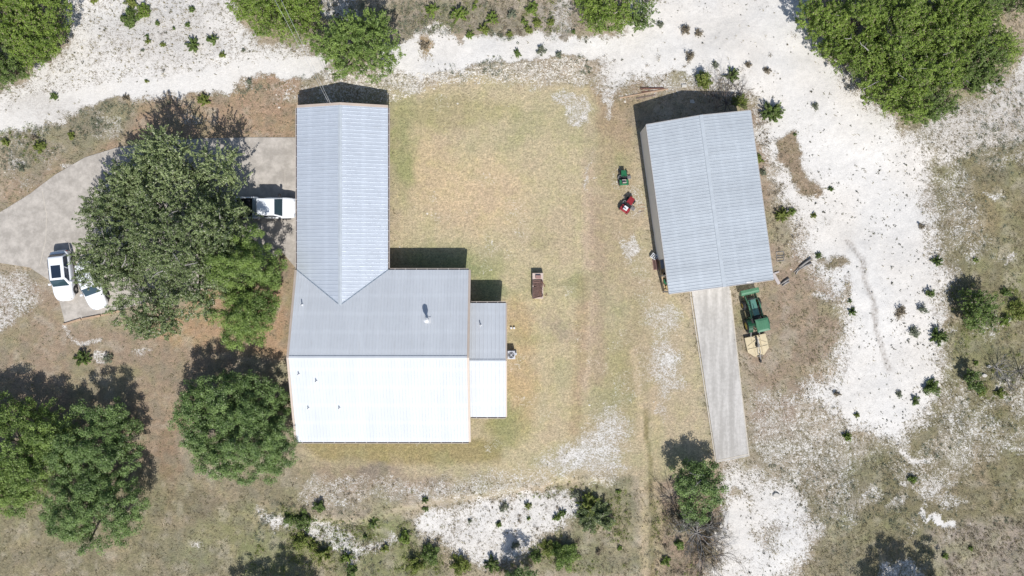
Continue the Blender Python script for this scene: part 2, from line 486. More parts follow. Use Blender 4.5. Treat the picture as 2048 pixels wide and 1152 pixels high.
def uncal(mask, a=1.0):
    global cal
    cal = cal * (1 - np.clip(mask, 0, 1)*a)
uncal(L([(1575,285),(1578,330),(1605,355),(1632,380)], 20, 12, 1), .85); paint(L([(1575,285),(1578,330),(1605,355),(1632,380)], 20, 12, 1), (165,146,124))
uncal(B(1668,520,30,20), .85); paint(B(1668,520,30,20), (158,144,122))
uncal(B(850,88,16,30), .75); paint(B(850,88,20,34), (182,160,130))
uncal(B(1690,580,14,30), .5); uncal(B(1800,625,20,20), .35); uncal(B(1800,1140,20,14), .0)
uncal(B(1480,985,16,20), .6); uncal(B(1500,1010,10,34), .4); uncal(B(1530,1080,30,30), .35)
uncal(B(900,1060,30,30), .15); uncal(B(1150,925,40,14), .0); uncal(B(1350,150,40,16), .6)
spk = P([(1700,860),(1900,760),(2100,700),(2100,1040),(1900,1080),(1640,1060),(1600,900)], 40)
calc(spk*smooth(.44, .64, fbm(GX, GY, 0.28, 401, 3)), .36)
calc(P([(1870,300),(2100,260),(2100,700),(1890,760),(1885,560)], 26)*smooth(.55, .72, fbm(GX, GY, 0.25, 405, 3)), .33)
calc(P(LAWN, 30)*smooth(.55, .75, fbm(GX, GY, 0.4, 409, 3)), .20)
calc(P([(0,200),(260,200),(600,150),(600,220),(200,320),(0,400)], 20)*smooth(.5, .7, fbm(GX, GY, 0.3, 411, 3)), .32)
far = smooth(2, 26, np.maximum(np.abs(GX)-51, np.abs(GY)-29))
cal = cal*(1-far) + far*smooth(.5, .8, fbm(GX, GY, 0.012, 71))*.45
veg = veg*(1-far[..., None]) + (C3(172,160,132)*(0.8 + 0.4*fbm(GX, GY, 0.01, 75))[..., None])*far[..., None]
# groove, and greyer stony ground
gry = np.maximum(gry, L([(1698,480),(1722,515),(1730,560),(1745,600),(1752,660),(1765,700),(1778,740)], 6, 4)*.9)
gry = np.maximum(gry, B(330,60,160,90)*.35); gry = np.maximum(gry, B(90,215,80,26)*.45)
gry = np.maximum(gry, P([(1840,250),(1930,195),(2048,100),(2300,290),(1960,330)], 30)*.5)
gry = np.maximum(gry, B(1090,30,80,50)*.6)
wild = 1 - np.maximum(P(LAWN, 14), 0)

# assemble the sheet
nyg, nxg = GX.shape
ZG = height(GX, GY) * (1 - smooth(100, 400, np.hypot(GX, GY)))
co = np.stack([GX, GY, ZG], -1).reshape(-1, 3)
ii = np.arange(nyg*nxg).reshape(nyg, nxg)
quads = np.stack([ii[:-1, :-1], ii[:-1, 1:], ii[1:, 1:], ii[1:, :-1]], -1).reshape(-1, 4)
def np_mesh(name, co, quads, k=4):
    me = bpy.data.meshes.new(name)
    me.vertices.add(len(co)); me.vertices.foreach_set('co', co.astype(np.float32).ravel())
    nq = len(quads)
    me.loops.add(nq*k); me.loops.foreach_set('vertex_index', quads.astype(np.int32).ravel())
    me.polygons.add(nq); me.polygons.foreach_set('loop_start', np.arange(0, nq*k, k, dtype=np.int32))
    me.update(calc_edges=True)
    return me
gm = np_mesh('ground', co, quads)
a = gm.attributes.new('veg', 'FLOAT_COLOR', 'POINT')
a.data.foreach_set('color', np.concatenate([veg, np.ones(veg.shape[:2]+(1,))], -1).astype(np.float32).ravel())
for nm, arr in (('cal', cal), ('gry', gry), ('wild', wild)):
    a = gm.attributes.new(nm, 'FLOAT', 'POINT'); a.data.foreach_set('value', arr.astype(np.float32).ravel())
gm.polygons.foreach_set('use_smooth', np.ones(len(quads), bool))

m, nt, bs = new_mat('ground')
tc = nt.nodes.new('ShaderNodeTexCoord'); vec = tc.outputs['Object']
def attr(n, o='Fac'):
    x = nt.nodes.new('ShaderNodeAttribute'); x.attribute_name = n; return x.outputs[o]
aveg = attr('veg', 'Color'); acal = attr('cal'); agry = attr('gry'); awild = attr('wild')
n_big = noise_node(nt, vec, 0.55, 4, 0.6); n_mid = noise_node(nt, vec, 2.2, 4, 0.65, 3); n_fine = noise_node(nt, vec, 5.0, 3, 0.7, 8); n_grain = noise_node(nt, vec, 12.0, 2, 0.7, 4)
n_huge = noise_node(nt, vec, 0.16, 3, 0.5, 13)
# dry and green grass, grained
g1 = mathn(nt, 'ADD', mapr(nt, n_fine, 0.28, 0.72, 0.70, 1.32), mapr(nt, n_grain, 0.28, 0.72, -0.36, 0.36))
g1 = mathn(nt, 'MULTIPLY', g1, mapr(nt, n_mid, 0.3, 0.7, 0.82, 1.18))
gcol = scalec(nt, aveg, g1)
hue = mixc(nt, mapr(nt, n_big, 0.42, 0.68, 0.0, 0.55, 'SMOOTHSTEP'), gcol, mixc(nt, 1.0, gcol, (0.93, 1.0, 0.84, 1), 'MULTIPLY'))
hue = mixc(nt, mapr(nt, n_mid, 0.5, 0.72, 0.0, 0.6, 'SMOOTHSTEP'), hue, mixc(nt, 1.0, hue, (1.10, 1.02, 0.98, 1), 'MULTIPLY'))
soil = mixc(nt, mathn(nt, 'MULTIPLY', mapr(nt, n_fine, 0.54, 0.66, 0.0, 0.7), awild), hue, scalec(nt, aveg, 0.55))
# chalky caliche with pebbles
w1 = scalec(nt, rgb(244,240,234), mathn(nt, 'ADD', mapr(nt, n_mid, 0.3, 0.7, 0.93, 1.06), mapr(nt, n_grain, 0.3, 0.7, -0.10, 0.09)))
w1 = mixc(nt, mapr(nt, n_huge, 0.4, 0.65, 0, 0.5), w1, mixc(nt, 1.0, w1, (1.0, 0.955, 0.90, 1), 'MULTIPLY'))
vor = nt.nodes.new('ShaderNodeTexVoronoi'); vor.inputs['Scale'].default_value = 5.5; nt.links.new(vec, vor.inputs['Vector'])
peb = mathn(nt, 'MULTIPLY', mapr(nt, vor.outputs['Distance'], 0.10, 0.22, 1, 0), mapr(nt, n_big, 0.42, 0.62, 0.0, 0.45))
w1 = mixc(nt, peb, w1, rgb(150,138,122))
w1 = mixc(nt, mathn(nt, 'MULTIPLY', agry, mapr(nt, n_fine, 0.4, 0.6, 0.25, 1.0)), w1, rgb(176,168,160))
# how the two meet: ragged patches and speckle
s1 = mathn(nt, 'ADD', mathn(nt, 'MULTIPLY', mathn(nt, 'SUBTRACT', n_mid, 0.5), 0.85), mathn(nt, 'MULTIPLY', mathn(nt, 'SUBTRACT', n_fine, 0.5), 1.5))
s1 = mathn(nt, 'ADD', s1, mathn(nt, 'MULTIPLY', mathn(nt, 'SUBTRACT', n_big, 0.5), 0.75))
s1 = mathn(nt, 'ADD', s1, mathn(nt, 'MULTIPLY', mathn(nt, 'SUBTRACT', n_grain, 0.5), 1.7))
sp = mathn(nt, 'ADD', acal, mathn(nt, 'MULTIPLY', s1, mathn(nt, 'MULTIPLY', mapr(nt, acal, 0.0, 0.18, 0.0, 1.0), mapr(nt, acal, 0.70, 1.0, 1.0, 0.35))))
fc = mapr(nt, sp, 0.28, 0.74, 0.0, 1.0, 'SMOOTHSTEP')
dust = mixc(nt, 1.0, scalec(nt, rgb(216,204,188), g1), (1, 1, 1, 1), 'MULTIPLY')
dustf = mathn(nt, 'MULTIPLY', mapr(nt, mathn(nt, 'ADD', acal, mathn(nt, 'MULTIPLY', s1, 0.30)), 0.26, 0.66, 0.0, 1.0, 'SMOOTHSTEP'), 0.85)
nt.links.new(mixc(nt, mathn(nt, 'MULTIPLY', fc, 0.93), mixc(nt, dustf, soil, dust), w1), bs.inputs['Base Color'])
bs.inputs['Roughness'].default_value = 0.95; bs.inputs['Specular IOR Level'].default_value = 0.1
hh = mathn(nt, 'ADD', n_fine, mathn(nt, 'MULTIPLY', n_grain, 0.6))
hh = mathn(nt, 'ADD', mathn(nt, 'MULTIPLY', hh, mapr(nt, fc, 0, 1, 1.0, 0.25)), mathn(nt, 'MULTIPLY', n_mid, 0.5))
bump(nt, bs, hh, 0.55, 0.12)
gm.materials.append(m)
ground = bpy.data.objects.new('ground', gm); COL.objects.link(ground); tag(ground, kind='structure')

# ------------------------------------------------------------------ concrete
def concrete_mat(name, c, dark, streak=None):
    m, nt, bs = new_mat(name)
    tc = nt.nodes.new('ShaderNodeTexCoord'); vec = tc.outputs['Object']
    if streak is not None:
        mp = nt.nodes.new('ShaderNodeMapping'); mp.inputs['Rotation'].default_value = (0, 0, streak); mp.inputs['Scale'].default_value = (1.4, 0.16, 1)
        nt.links.new(vec, mp.inputs['Vector']); sv_ = mp.outputs[0]
    else: sv_ = vec
    a = noise_node(nt, sv_, 0.9, 5, 0.62); b = noise_node(nt, vec, 3.2, 4, 0.7, 3); c_ = noise_node(nt, vec, 15, 3, 0.7, 9)
    f = mathn(nt, 'ADD', mapr(nt, a, 0.36, 0.62, 0.0, 0.95), mapr(nt, b, 0.35, 0.7, -0.15, 0.4), clamp=True)
    col = mixc(nt, f, c, dark)
    col = scalec(nt, col, mapr(nt, c_, 0.3, 0.7, 0.92, 1.07))
    nt.links.new(col, bs.inputs['Base Color']); bs.inputs['Roughness'].default_value = 0.9; bs.inputs['Specular IOR Level'].default_value = 0.2
    bump(nt, bs, c_, 0.2, 0.01)
    return m
M['drive'] = concrete_mat('driveway_concrete', rgb(218,209,198), rgb(186,178,168))
M['slab'] = concrete_mat('slab_concrete', rgb(228,223,216), rgb(192,187,180), streak=-0.22)
M['edge'] = mat('concrete_edge', rgb(222,212,196), 0.9, 0, 0.15, 2.0)
DR = [(-260,560),(-260,470),(-60,452),(0,425),(60,388),(110,350),(170,315),(232,296),(300,284),(400,277),(500,275),(612,275),(612,532),(590,534),(565,505),(500,560),(420,575),(330,595),(245,618),(190,630),(130,645),(120,605),(98,560),(60,535),(0,526),(-120,530)]
mb = MB(); mb.poly_slab([tuple(W(*p)[:2]) for p in DR], -0.25, 0.045)
dr = mb.build('driveway', M['drive']); tag(dr, kind='structure')
mb = MB()
def strip_line(mb, pts, w, z0, z1):
    for p, q in zip(pts[:-1], pts[1:]):
        p = W(*p); q = W(*q)
        mb.beam((p.x, p.y, (z0+z1)/2), (q.x, q.y, (z0+z1)/2), w, z1-z0)
strip_line(mb, [(85,382),(94,430),(92,480),(80,532)], 0.05, 0.0, 0.049)
strip_line(mb, [(570,340),(571,395)], 0.03, 0.0, 0.049)
strip_line(mb, [(500,277),(500,500)], 0.03, 0.0, 0.049)
strip_line(mb, [(400,278),(612,420)], 0.02, 0.0, 0.049)
mb.build('joint', M['edge'], dr)
mb = MB()
SL = [(1379,556),(1455,545),(1499,912),(1433,925)]
mb.poly_slab([tuple(W(*p)[:2]) for p in SL], -0.2, 0.07)
sl = mb.build('concrete_strip', M['slab'], bevel=0.02); tag(sl, kind='structure')
mb = MB(); strip_line(mb, [(1379,580),(1431,924)], 0.09, 0.0, 0.076); strip_line(mb, [(1460,580),(1497,911)], 0.09, 0.0, 0.076); strip_line(mb, [(1434,921),(1496,908)], 0.09, 0.0, 0.080)
mb.build('edge', M['edge'], sl)

# ------------------------------------------------------------------ ribbed metal roofs
def metal_mat(name, c, rough, metal, vec_scale=(1, 1, 1), var=0.05, band='Y'):
    m, nt, bs = new_mat(name)
    tc = nt.nodes.new('ShaderNodeTexCoord')
    mp = nt.nodes.new('ShaderNodeMapping'); mp.inputs['Scale'].default_value = vec_scale
    nt.links.new(tc.outputs['Object'], mp.inputs['Vector'])
    a = noise_node(nt, mp.outputs[0], 0.5, 4, 0.6); b = noise_node(nt, tc.outputs['Object'], 2.5, 4, 0.6, 4)
    f = mathn(nt, 'ADD', mapr(nt, a, 0.3, 0.7, 1-var, 1+var), mapr(nt, b, 0.3, 0.7, -var*0.4, var*0.4))
    # faint bands where the sheets are screwed down and lap
    w = nt.nodes.new('ShaderNodeTexWave'); w.wave_type = 'BANDS'; w.bands_direction = band; w.inputs['Scale'].default_value = 0.19; w.inputs['Distortion'].default_value = 0.6
    nt.links.new(tc.outputs['Object'], w.inputs['Vector'])
    f = mathn(nt, 'ADD', f, mapr(nt, w.outputs['Fac'], 0.80, 1.0, 0.0, 0.045))
    d = noise_node(nt, mp.outputs[0], 2.2, 5, 0.7, 21)
    col = mixc(nt, mapr(nt, d, 0.56, 0.74, 0.0, 0.30), c, (c[0]*0.80, c[1]*0.76, c[2]*0.70, 1))
    nt.links.new(scalec(nt, col, f), bs.inputs['Base Color'])
    bs.inputs['Metallic'].default_value = metal
    nt.links.new(mapr(nt, b, 0.3, 0.7, rough*0.9, rough*1.12), bs.inputs['Roughness'])
    bs.inputs['Specular IOR Level'].default_value = 0.25
    bump(nt, bs, a, 0.05, 0.05)
    return m
M['roof'] = metal_mat('pale_roof_metal', rgb(230,234,239,0.66), 0.62, 0.03, (1.6, 0.10, 1))
M['roof_g'] = metal_mat('garage_roof_metal', rgb(226,232,239,0.82), 0.36, 0.42, (0.10, 1.6, 1), 0.05, 'X')
M['roof2'] = metal_mat('shed_roof_metal', rgb(222,229,235,0.61), 0.5, 0.2, (0.12, 1.8, 1), 0.08, 'X')
M['ridge'] = metal_mat('ridge_metal', rgb(208,215,221,0.68), 0.5, 0.1)
M['trim'] = mat('tan_trim', rgb(218,200,184), 0.6, 0, 0.08, 1.5)
M['gutter'] = mat('gutter_paint', rgb(226,214,204), 0.5, 0, 0.08, 1.5)
M['channel_shade'] = mat('gutter_channel_shade', (0.09,0.06,0.045,1), 0.95, 0, 0.5, 3.0)  # dark colour painting the shade inside the gutter channels
M['whitemetal'] = mat('white_vent_metal', (0.72,0.72,0.72,1), 0.4, 0.2, 0.06)
M['tanwall'] = mat('tan_wall_metal', rgb(244,240,234,0.85), 0.55, 0.0, 0.06, 0.8)
M['darkglass'] = mat('dark_glass', (0.02,0.03,0.05,1), 0.08, 0, 0.1, 1.0, 0, 0.6)
M['black'] = mat('black_plastic', (0.018,0.018,0.02,1), 0.5, 0, 0.3)
M['rubber'] = mat('tyre_rubber', (0.03,0.03,0.032,1), 0.8, 0, 0.35, 6.0, 0.3)
M['white_door'] = mat('white_door_paint', rgb(232,230,224), 0.5, 0, 0.05)
# brick
def brick_mat():
    m, nt, bs = new_mat('brick_wall')
    tc = nt.nodes.new('ShaderNodeTexCoord'); sp = nt.nodes.new('ShaderNodeSeparateXYZ'); nt.links.new(tc.outputs['Object'], sp.inputs[0])
    cb = nt.nodes.new('ShaderNodeCombineXYZ')
    nt.links.new(mathn(nt, 'ADD', sp.outputs[0], sp.outputs[1]), cb.inputs[0]); nt.links.new(sp.outputs[2], cb.inputs[1])
    br = nt.nodes.new('ShaderNodeTexBrick'); nt.links.new(cb.outputs[0], br.inputs['Vector'])
    br.inputs['Scale'].default_value = 4.3; br.inputs['Color1'].default_value = (0.34,0.2,0.14,1); br.inputs['Color2'].default_value = (0.42,0.27,0.19,1); br.inputs['Mortar'].default_value = (0.5,0.46,0.4,1)
    br.inputs['Mortar Size'].default_value = 0.03
    nt.links.new(br.outputs['Color'], bs.inputs['Base Color']); bs.inputs['Roughness'].default_value = 0.9
    return m
M['brick'] = brick_mat()

def clip_line(poly, o, d):
    """segments of line o+t*d inside the plan polygon"""
    ts = []
    n = len(poly); nx, ny = -d[1], d[0]
    for i in range(n):
        a = poly[i]; b = poly[(i+1) % n]
        fa = (a[0]-o[0])*nx + (a[1]-o[1])*ny; fb = (b[0]-o[0])*nx + (b[1]-o[1])*ny
        if (fa > 0) != (fb > 0):
            u = fa / (fa - fb); x = a[0]+(b[0]-a[0])*u; y = a[1]+(b[1]-a[1])*u
            ts.append((x-o[0])*d[0] + (y-o[1])*d[1])
    ts.sort()
    return [(ts[i], ts[i+1]) for i in range(0, len(ts)-1, 2)]

def roof_plane(mb, pts3, rib_dir, spacing, rib_w=0.055, rib_h=0.035, thick=0.05, minor=None, phase=0.5):
    """pts3: corners lying on one plane; ribs run along rib_dir (plan direction)"""
    A = np.array([[p[0], p[1], 1] for p in pts3]); z = np.array([p[2] for p in pts3])
    cf = np.linalg.lstsq(A, z, rcond=None)[0]
    zf = lambda x, y: cf[0]*x + cf[1]*y + cf[2]
    poly = [(p[0], p[1]) for p in pts3]
    n = len(poly)
    ar = sum(poly[i][0]*poly[(i+1)%n][1] - poly[(i+1)%n][0]*poly[i][1] for i in range(n))
    if ar < 0: poly = poly[::-1]
    vs = [(x, y, zf(x, y)) for x, y in poly] + [(x, y, zf(x, y)-thick) for x, y in poly]
    fs = [tuple(range(n)), tuple(range(2*n-1, n-1, -1))] + [(i, n+i, n+(i+1)%n, (i+1)%n) for i in range(n)]
    mb.add(vs, fs, 0)
    d = Vector((rib_dir[0], rib_dir[1])).normalized(); nrm = (-d.y, d.x)
    offs = [p[0]*nrm[0] + p[1]*nrm[1] for p in poly]
    lo, hi = min(offs), max(offs)
    k = lo + spacing*phase; idx = 0
    def rib(off, w, h):
        o = (nrm[0]*off, nrm[1]*off)
        for t0, t1 in clip_line(poly, o, d):
            if t1 - t0 < 0.05: continue
            q = []
            for t in (t0, t1):
                for s_, hh in ((-w/2, 0.0), (-w*0.28, h), (w*0.28, h), (w/2, 0.0)):
                    x = o[0]+d.x*t+nrm[0]*s_; y = o[1]+d.y*t+nrm[1]*s_
                    q.append((x, y, zf(x, y)+hh-(0.003 if hh == 0 else 0)))
            mb.add(q, [(0,1,5,4),(1,2,6,5),(2,3,7,6),(0,3,2,1),(4,5,6,7)], 0)
    while k < hi - 0.02:
        rib(k, rib_w, rib_h)
        if minor:
            for j in range(1, minor+1): rib(k + spacing*j/(minor+1), rib_w*0.6, rib_h*0.4) if k + spacing*j/(minor+1) < hi-0.02 else None
        k += spacing; idx += 1
    return zf

ZE, ZR, ZG_, ZA = 2.35, 4.66, 3.30, 3.75
house = thing('ranch_house', 'long L-shaped ranch house with pale ribbed metal roofs and tan trim, left of the lawn', 'house', W(757, 711, 0))
hb = house.location.copy()
def H(px, py, z):       # house-local point
    return W(px, py, z) - hb
# main roof
nwm = H(594,538,ZE); nem = H(938,541,ZE); rw = H(577,715,ZR); re = H(933,716,ZR); swm = H(593,884,ZE); sem = H(935,884,ZE)
nwm.x = swm.x = rw.x = (nwm.x+rw.x)/2; nem.x = sem.x = re.x = (nem.x+re.x)/2 + 0.0
nwm.y = nem.y = (nwm.y+nem.y)/2; rw.y = re.y = (rw.y+re.y)/2; swm.y = sem.y
gnw = H(594,216,ZE); gne = H(776,216,ZE); gr = H(680,209,ZG_)
gnw.y = gne.y = gr.y = (gnw.y+gne.y+gr.y)/3
gx0, gx1, gxr = nwm.x, gne.x, gr.x
slope = (ZR-ZE)/(nwm.y-rw.y)
apy = nwm.y - (ZG_-ZE)/slope
apex = Vector((gxr, apy, ZG_))
mbr = MB()
roof_plane(mbr, [nwm, apex, Vector((gx1, nwm.y, ZE)), nem, re, rw], (0,1), 0.285, 0.045, 0.032)
roof_plane(mbr, [rw, re, sem, swm], (0,1), 0.285, 0.045, 0.032)
roof = mbr.build('roof', M['roof'], house)
mbr = MB()
roof_plane(mbr, [Vector((gx0, gnw.y, ZE)), Vector((gxr, gnw.y, ZG_)), apex, Vector((gx0, nwm.y, ZE))], (1,0), 0.335, 0.045, 0.022)
roof_plane(mbr, [Vector((gxr, gnw.y, ZG_)), Vector((gx1, gnw.y, ZE)), Vector((gx1, nwm.y, ZE)), apex], (1,0), 0.335, 0.045, 0.022)
groof = mbr.build('garage_roof', M['roof_g'], house)
# annex roof
anw = H(940,606,ZE); ane = H(1012,606,ZE); arr = H(1010,722,ZA); asw = H(936,834,ZE); ase = H(1011,834,ZE)
ax0 = nem.x + 0.03; ax1 = (ane.x+ase.x)/2; 
mbr = MB()
roof_plane(mbr, [Vector((ax0, anw.y, ZE)), Vector((ax1, anw.y, ZE)), Vector((ax1, arr.y, ZA)), Vector((ax0, arr.y, ZA))], (0,1), 0.36, 0.045, 0.032)
roof_plane(mbr, [Vector((ax0, arr.y, ZA)), Vector((ax1, arr.y, ZA)), Vector((ax1, asw.y, ZE)), Vector((ax0, asw.y, ZE))], (0,1), 0.36, 0.045, 0.032)
aroof = mbr.build('annex_roof', M['roof'], house)
# ridge caps (two folded wings)
def ridge_cap(parent, p, q, w, drop, name='ridge_cap', m=None, lift=0.045):
    p = Vector(p); q = Vector(q); d = (q-p).normalized(); a = d.cross(Vector((0,0,1))).normalized()
    mb = MB(); vs = []
    for e in (p, q):
        for s_ in (-1, 0, 1):
            vs.append(e + a*(w*s_) + Vector((0,0, lift - (drop if s_ else 0))))
    vs += [v - Vector((0,0,0.03)) for v in vs]
    mb.add(vs, [(0,1,4,3),(1,2,5,4),(6,9,10,7),(7,10,11,8),(0,3,9,6),(2,8,11,5),(0,6,7,1),(1,7,8,2),(3,4,10,9),(4,5,11,10)])
    return mb.build(name, m or M['ridge'], parent)
ridge_cap(roof, rw, re, 0.16, 0.16*slope*0.9, m=M['roof'])
ridge_cap(groof, (gxr, gnw.y, ZG_), (gxr, apy, ZG_), 0.15, 0.15*0.22)
ridge_cap(aroof, (ax0, arr.y, ZA), (ax1, arr.y, ZA), 0.14, 0.14*slope*0.9, m=M['roof'])
# valley flashing
for s_, xx in ((-1, gx0), (1, gx1)):
    mb = MB(); a_ = Vector((xx, nwm.y, ZE+0.012)); b_ = apex + Vector((0, 0, 0.012))
    mb.beam(a_, b_, 0.09, 0.012)
    mb.build('valley_flashing', mat('valley_metal', rgb(150,166,180,0.7), 0.5, 0.3), house)
# rake trims: boards that close the roof edges
def rake(parent, p, q, w=0.2, out=1, hgt=0.2, lift=0.03):
    p = Vector(p); q = Vector(q); d = (q-p).normalized(); a = d.cross(Vector((0,0,1))).normalized()*out
    mb = MB()
    vs = []
    for e in (p, q):
        for (o_, z_) in ((0.004, lift), (w, lift-0.01), (w, -hgt), (0.004, -hgt)):
            vs.append(e + a*o_ + Vector((0,0,z_)))
    mb.add(vs, [(0,1,5,4),(1,2,6,5),(2,3,7,6),(3,0,4,7),(3,2,1,0),(4,5,6,7)])
    return mb.build('rake_trim', M['trim'], parent)
rake(house, rw, nwm, 0.2, -1); rake(house, swm, rw, 0.2, -1)
rake(house, re, nem, 0.2, 1); rake(house, sem, re, 0.2, 1)
rake(house, (ax1, arr.y, ZA), (ax1, anw.y, ZE), 0.12, 1); rake(house, (ax1, asw.y, ZE), (ax1, arr.y, ZA), 0.12, 1)
rake(house, (gx0, gnw.y, ZE), (gxr, gnw.y, ZG_), 0.24, -1); rake(house, (gxr, gnw.y, ZG_), (gx1, gnw.y, ZE), 0.24, -1)
# gutters: open channels with straps
def gutter(parent, p, q, out, w=0.13, step=0.98):
    p = Vector(p); q = Vector(q); L_ = (q-p).length; d = (q-p)/L_; o = Vector(out)
    mb = MB()
    def prof(z0, z1, a0, a1, mi, t0=0.0, t1=None):
        t1 = L_ if t1 is None else t1
        A_ = p + d*t0; B_ = p + d*t1
        vs = [A_+o*a0+Vector((0,0,z0)), A_+o*a1+Vector((0,0,z0)), A_+o*a1+Vector((0,0,z1)), A_+o*a0+Vector((0,0,z1)),
              B_+o*a0+Vector((0,0,z0)), B_+o*a1+Vector((0,0,z0)), B_+o*a1+Vector((0,0,z1)), B_+o*a0+Vector((0,0,z1))]
        mb.add(vs, [(0,1,2,3),(7,6,5,4),(0,4,5,1),(1,5,6,2),(2,6,7,3),(3,7,4,0)], mi)
    prof(-0.16, -0.145, 0.012, w, 0); prof(-0.145, -0.035, w-0.018, w+0.012, 0); prof(-0.145, -0.055, 0.012, 0.022, 0)
    prof(-0.145, -0.11, 0.024, w-0.02, 1)  # dark strip standing in for shade in the channel
    t = step*0.5
    while t < L_:
        prof(-0.045, -0.028, 0.0, w+0.01, 0, t-0.022, t+0.022); t += step
    g = mb.build('gutter', [M['gutter'], M['channel_shade']], parent)
    return g
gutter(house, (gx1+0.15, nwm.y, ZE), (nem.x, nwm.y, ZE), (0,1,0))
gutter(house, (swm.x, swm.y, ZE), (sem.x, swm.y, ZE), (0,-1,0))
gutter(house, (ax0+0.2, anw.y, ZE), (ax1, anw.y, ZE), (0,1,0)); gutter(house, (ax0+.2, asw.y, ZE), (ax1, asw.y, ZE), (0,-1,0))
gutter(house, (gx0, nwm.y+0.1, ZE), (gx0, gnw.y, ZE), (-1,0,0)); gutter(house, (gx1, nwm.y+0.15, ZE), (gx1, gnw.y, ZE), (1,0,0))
# walls
IN = 0.55
mb = MB()
def wall_poly(mb, pts, z1, t=0.18):
    n = len(pts)
    for i in range(n):
        a = Vector((pts[i][0], pts[i][1])); b = Vector((pts[(i+1)%n][0], pts[(i+1)%n][1])); d = (b-a).normalized(); nn = Vector((-d.y, d.x))*t
        a2 = a + d*0.0; b2 = b - d*t
        vs = [(a2.x,a2.y,-0.1),(b2.x,b2.y,-0.1),(b2.x+nn.x,b2.y+nn.y,-0.1),(a2.x+nn.x,a2.y+nn.y,-0.1)]
        vs += [(v[0], v[1], z1) for v in vs]
        mb.add(vs, [(0,3,2,1),(4,5,6,7),(0,1,5,4),(1,2,6,5),(2,3,7,6),(3,0,4,7)])
zt = ZE - 0.03
wx0, wx1 = nwm.x+IN, nem.x-IN; wy0, wy1 = swm.y+IN, nwm.y-IN
ggx0, ggx1, ggy = gx0+IN, gx1-IN, gnw.y-0.45
wall_poly(mb, [(wx0,wy0),(wx1,wy0),(wx1,wy1),(ggx1,wy1),(ggx1,ggy),(ggx0,ggy),(ggx0,wy1-0.3),(wx0,wy1-0.3)], zt)
wall_poly(mb, [(wx1+0.004,asw.y+IN),(ax1-0.35,asw.y+IN),(ax1-0.35,anw.y-IN),(wx1+0.004,anw.y-IN)], zt)
# gable ends
def gable(x=None, y=None, a=0, b=0, za=ZE, zm=ZR, mid=None, t=0.18):
    vs = []
    for o in (0, t):
        for u, z in ((a, za-0.1), (b, za-0.1), (mid, zm-0.12)):
            vs.append((x+o, u, z) if x is not None else (u, y+o, z))
    mb.add(vs, [(0,2,1),(3,4,5),(0,1,4,3),(1,2,5,4),(2,0,3,5)])
gable(x=wx0, a=wy0, b=wy1, mid=rw.y, zm=ZR); gable(x=wx1-0.18, a=wy0, b=wy1, mid=rw.y)
gable(y=ggy-0.18, a=ggx0, b=ggx1, mid=gxr, zm=ZG_); gable(x=ax1-0.53, a=asw.y+IN, b=anw.y-IN, mid=arr.y, zm=ZA)
mb.build('wall', M['brick'], house)
# soffits close the eaves
mb = MB()
mb.box(nwm.x+.02, nem.x-.02, swm.y+.02, nwm.y-.02, ZE-0.14, ZE-0.10); mb.box(gx0+.02, gx1-.02, nwm.y-.03, gnw.y-.02, ZE-0.139, ZE-0.099); mb.box(nem.x-.05, ax1-.02, asw.y+.02, anw.y-.02, ZE-0.142, ZE-0.102)
mb.build('soffit', M['trim'], house)
# doors and windows
def window(p, axis_, w, h, z):
    mb = MB(); x, y = p
    if axis_ == 'x': mb.box(x-w/2-.06, x+w/2+.06, y-.03, y+.03, z-.06, z+h+.06)
    else: mb.box(x-.03, x+.03, y-w/2-.06, y+w/2+.06, z-.06, z+h+.06)
    f = mb.build('window', M['white_door'], house); mb = MB()
    if axis_ == 'x': mb.box(x-w/2, x+w/2, y-.036, y+.036, z, z+h)
    else: mb.box(x-.036, x+.036, y-w/2, y+w/2, z, z+h)
    mb.build('pane', M['darkglass'], f)
for fx in (0.15, 0.42, 0.75): window((wx0+(wx1-wx0)*fx, wy0), 'x', 1.5, 1.1, 0.95)
for fx in (0.68, 0.88): window((wx0+(wx1-wx0)*fx, wy1), 'x', 1.4, 1.1, 0.95)
window((wx0, wy0+2.5), 'y', 1.4, 1.1, .95); window((wx0, wy0+9.2), 'y', 1.4, 1.1, .95); window((ax1-.35, arr.y+2.8), 'y', 1.1, 1.0, 1.0); window((ggx1, nwm.y+4), 'y', 1.3, 1.0, 1.0); window((ggx1, nwm.y+10), 'y', 1.3, 1.0, 1.0)
for yy in (nwm.y+6.0, nwm.y+10.2):
    mb = MB(); mb.box(ggx0-.03, ggx0+.03, yy-1.5, yy+1.5, 0.05, 2.1)
    for k in range(1, 4): mb.box(ggx0-.045, ggx0-.03, yy-1.45, yy+1.45, 0.05+k*.51, 0.09+k*.51)
    g = mb.build('garage_door', M['white_door'], house)
    mb = MB(); mb.box(ggx0-.075, ggx0-.045, yy-.1, yy+.1, 0.75, 0.79); mb.build('handle', M['black'], g)
mb = MB(); mb.box(wx0-.03, wx0+.03, wy0+5.6, wy0+6.6, 0.02, 2.05); fd = mb.build('door', M['white_door'], house)
mb = MB(); mb.tube([(wx0-.03, wy0+6.45, 1.0), (wx0-.09, wy0+6.45, 1.0)], 0.03, 8); mb.build('handle', M['black'], fd)
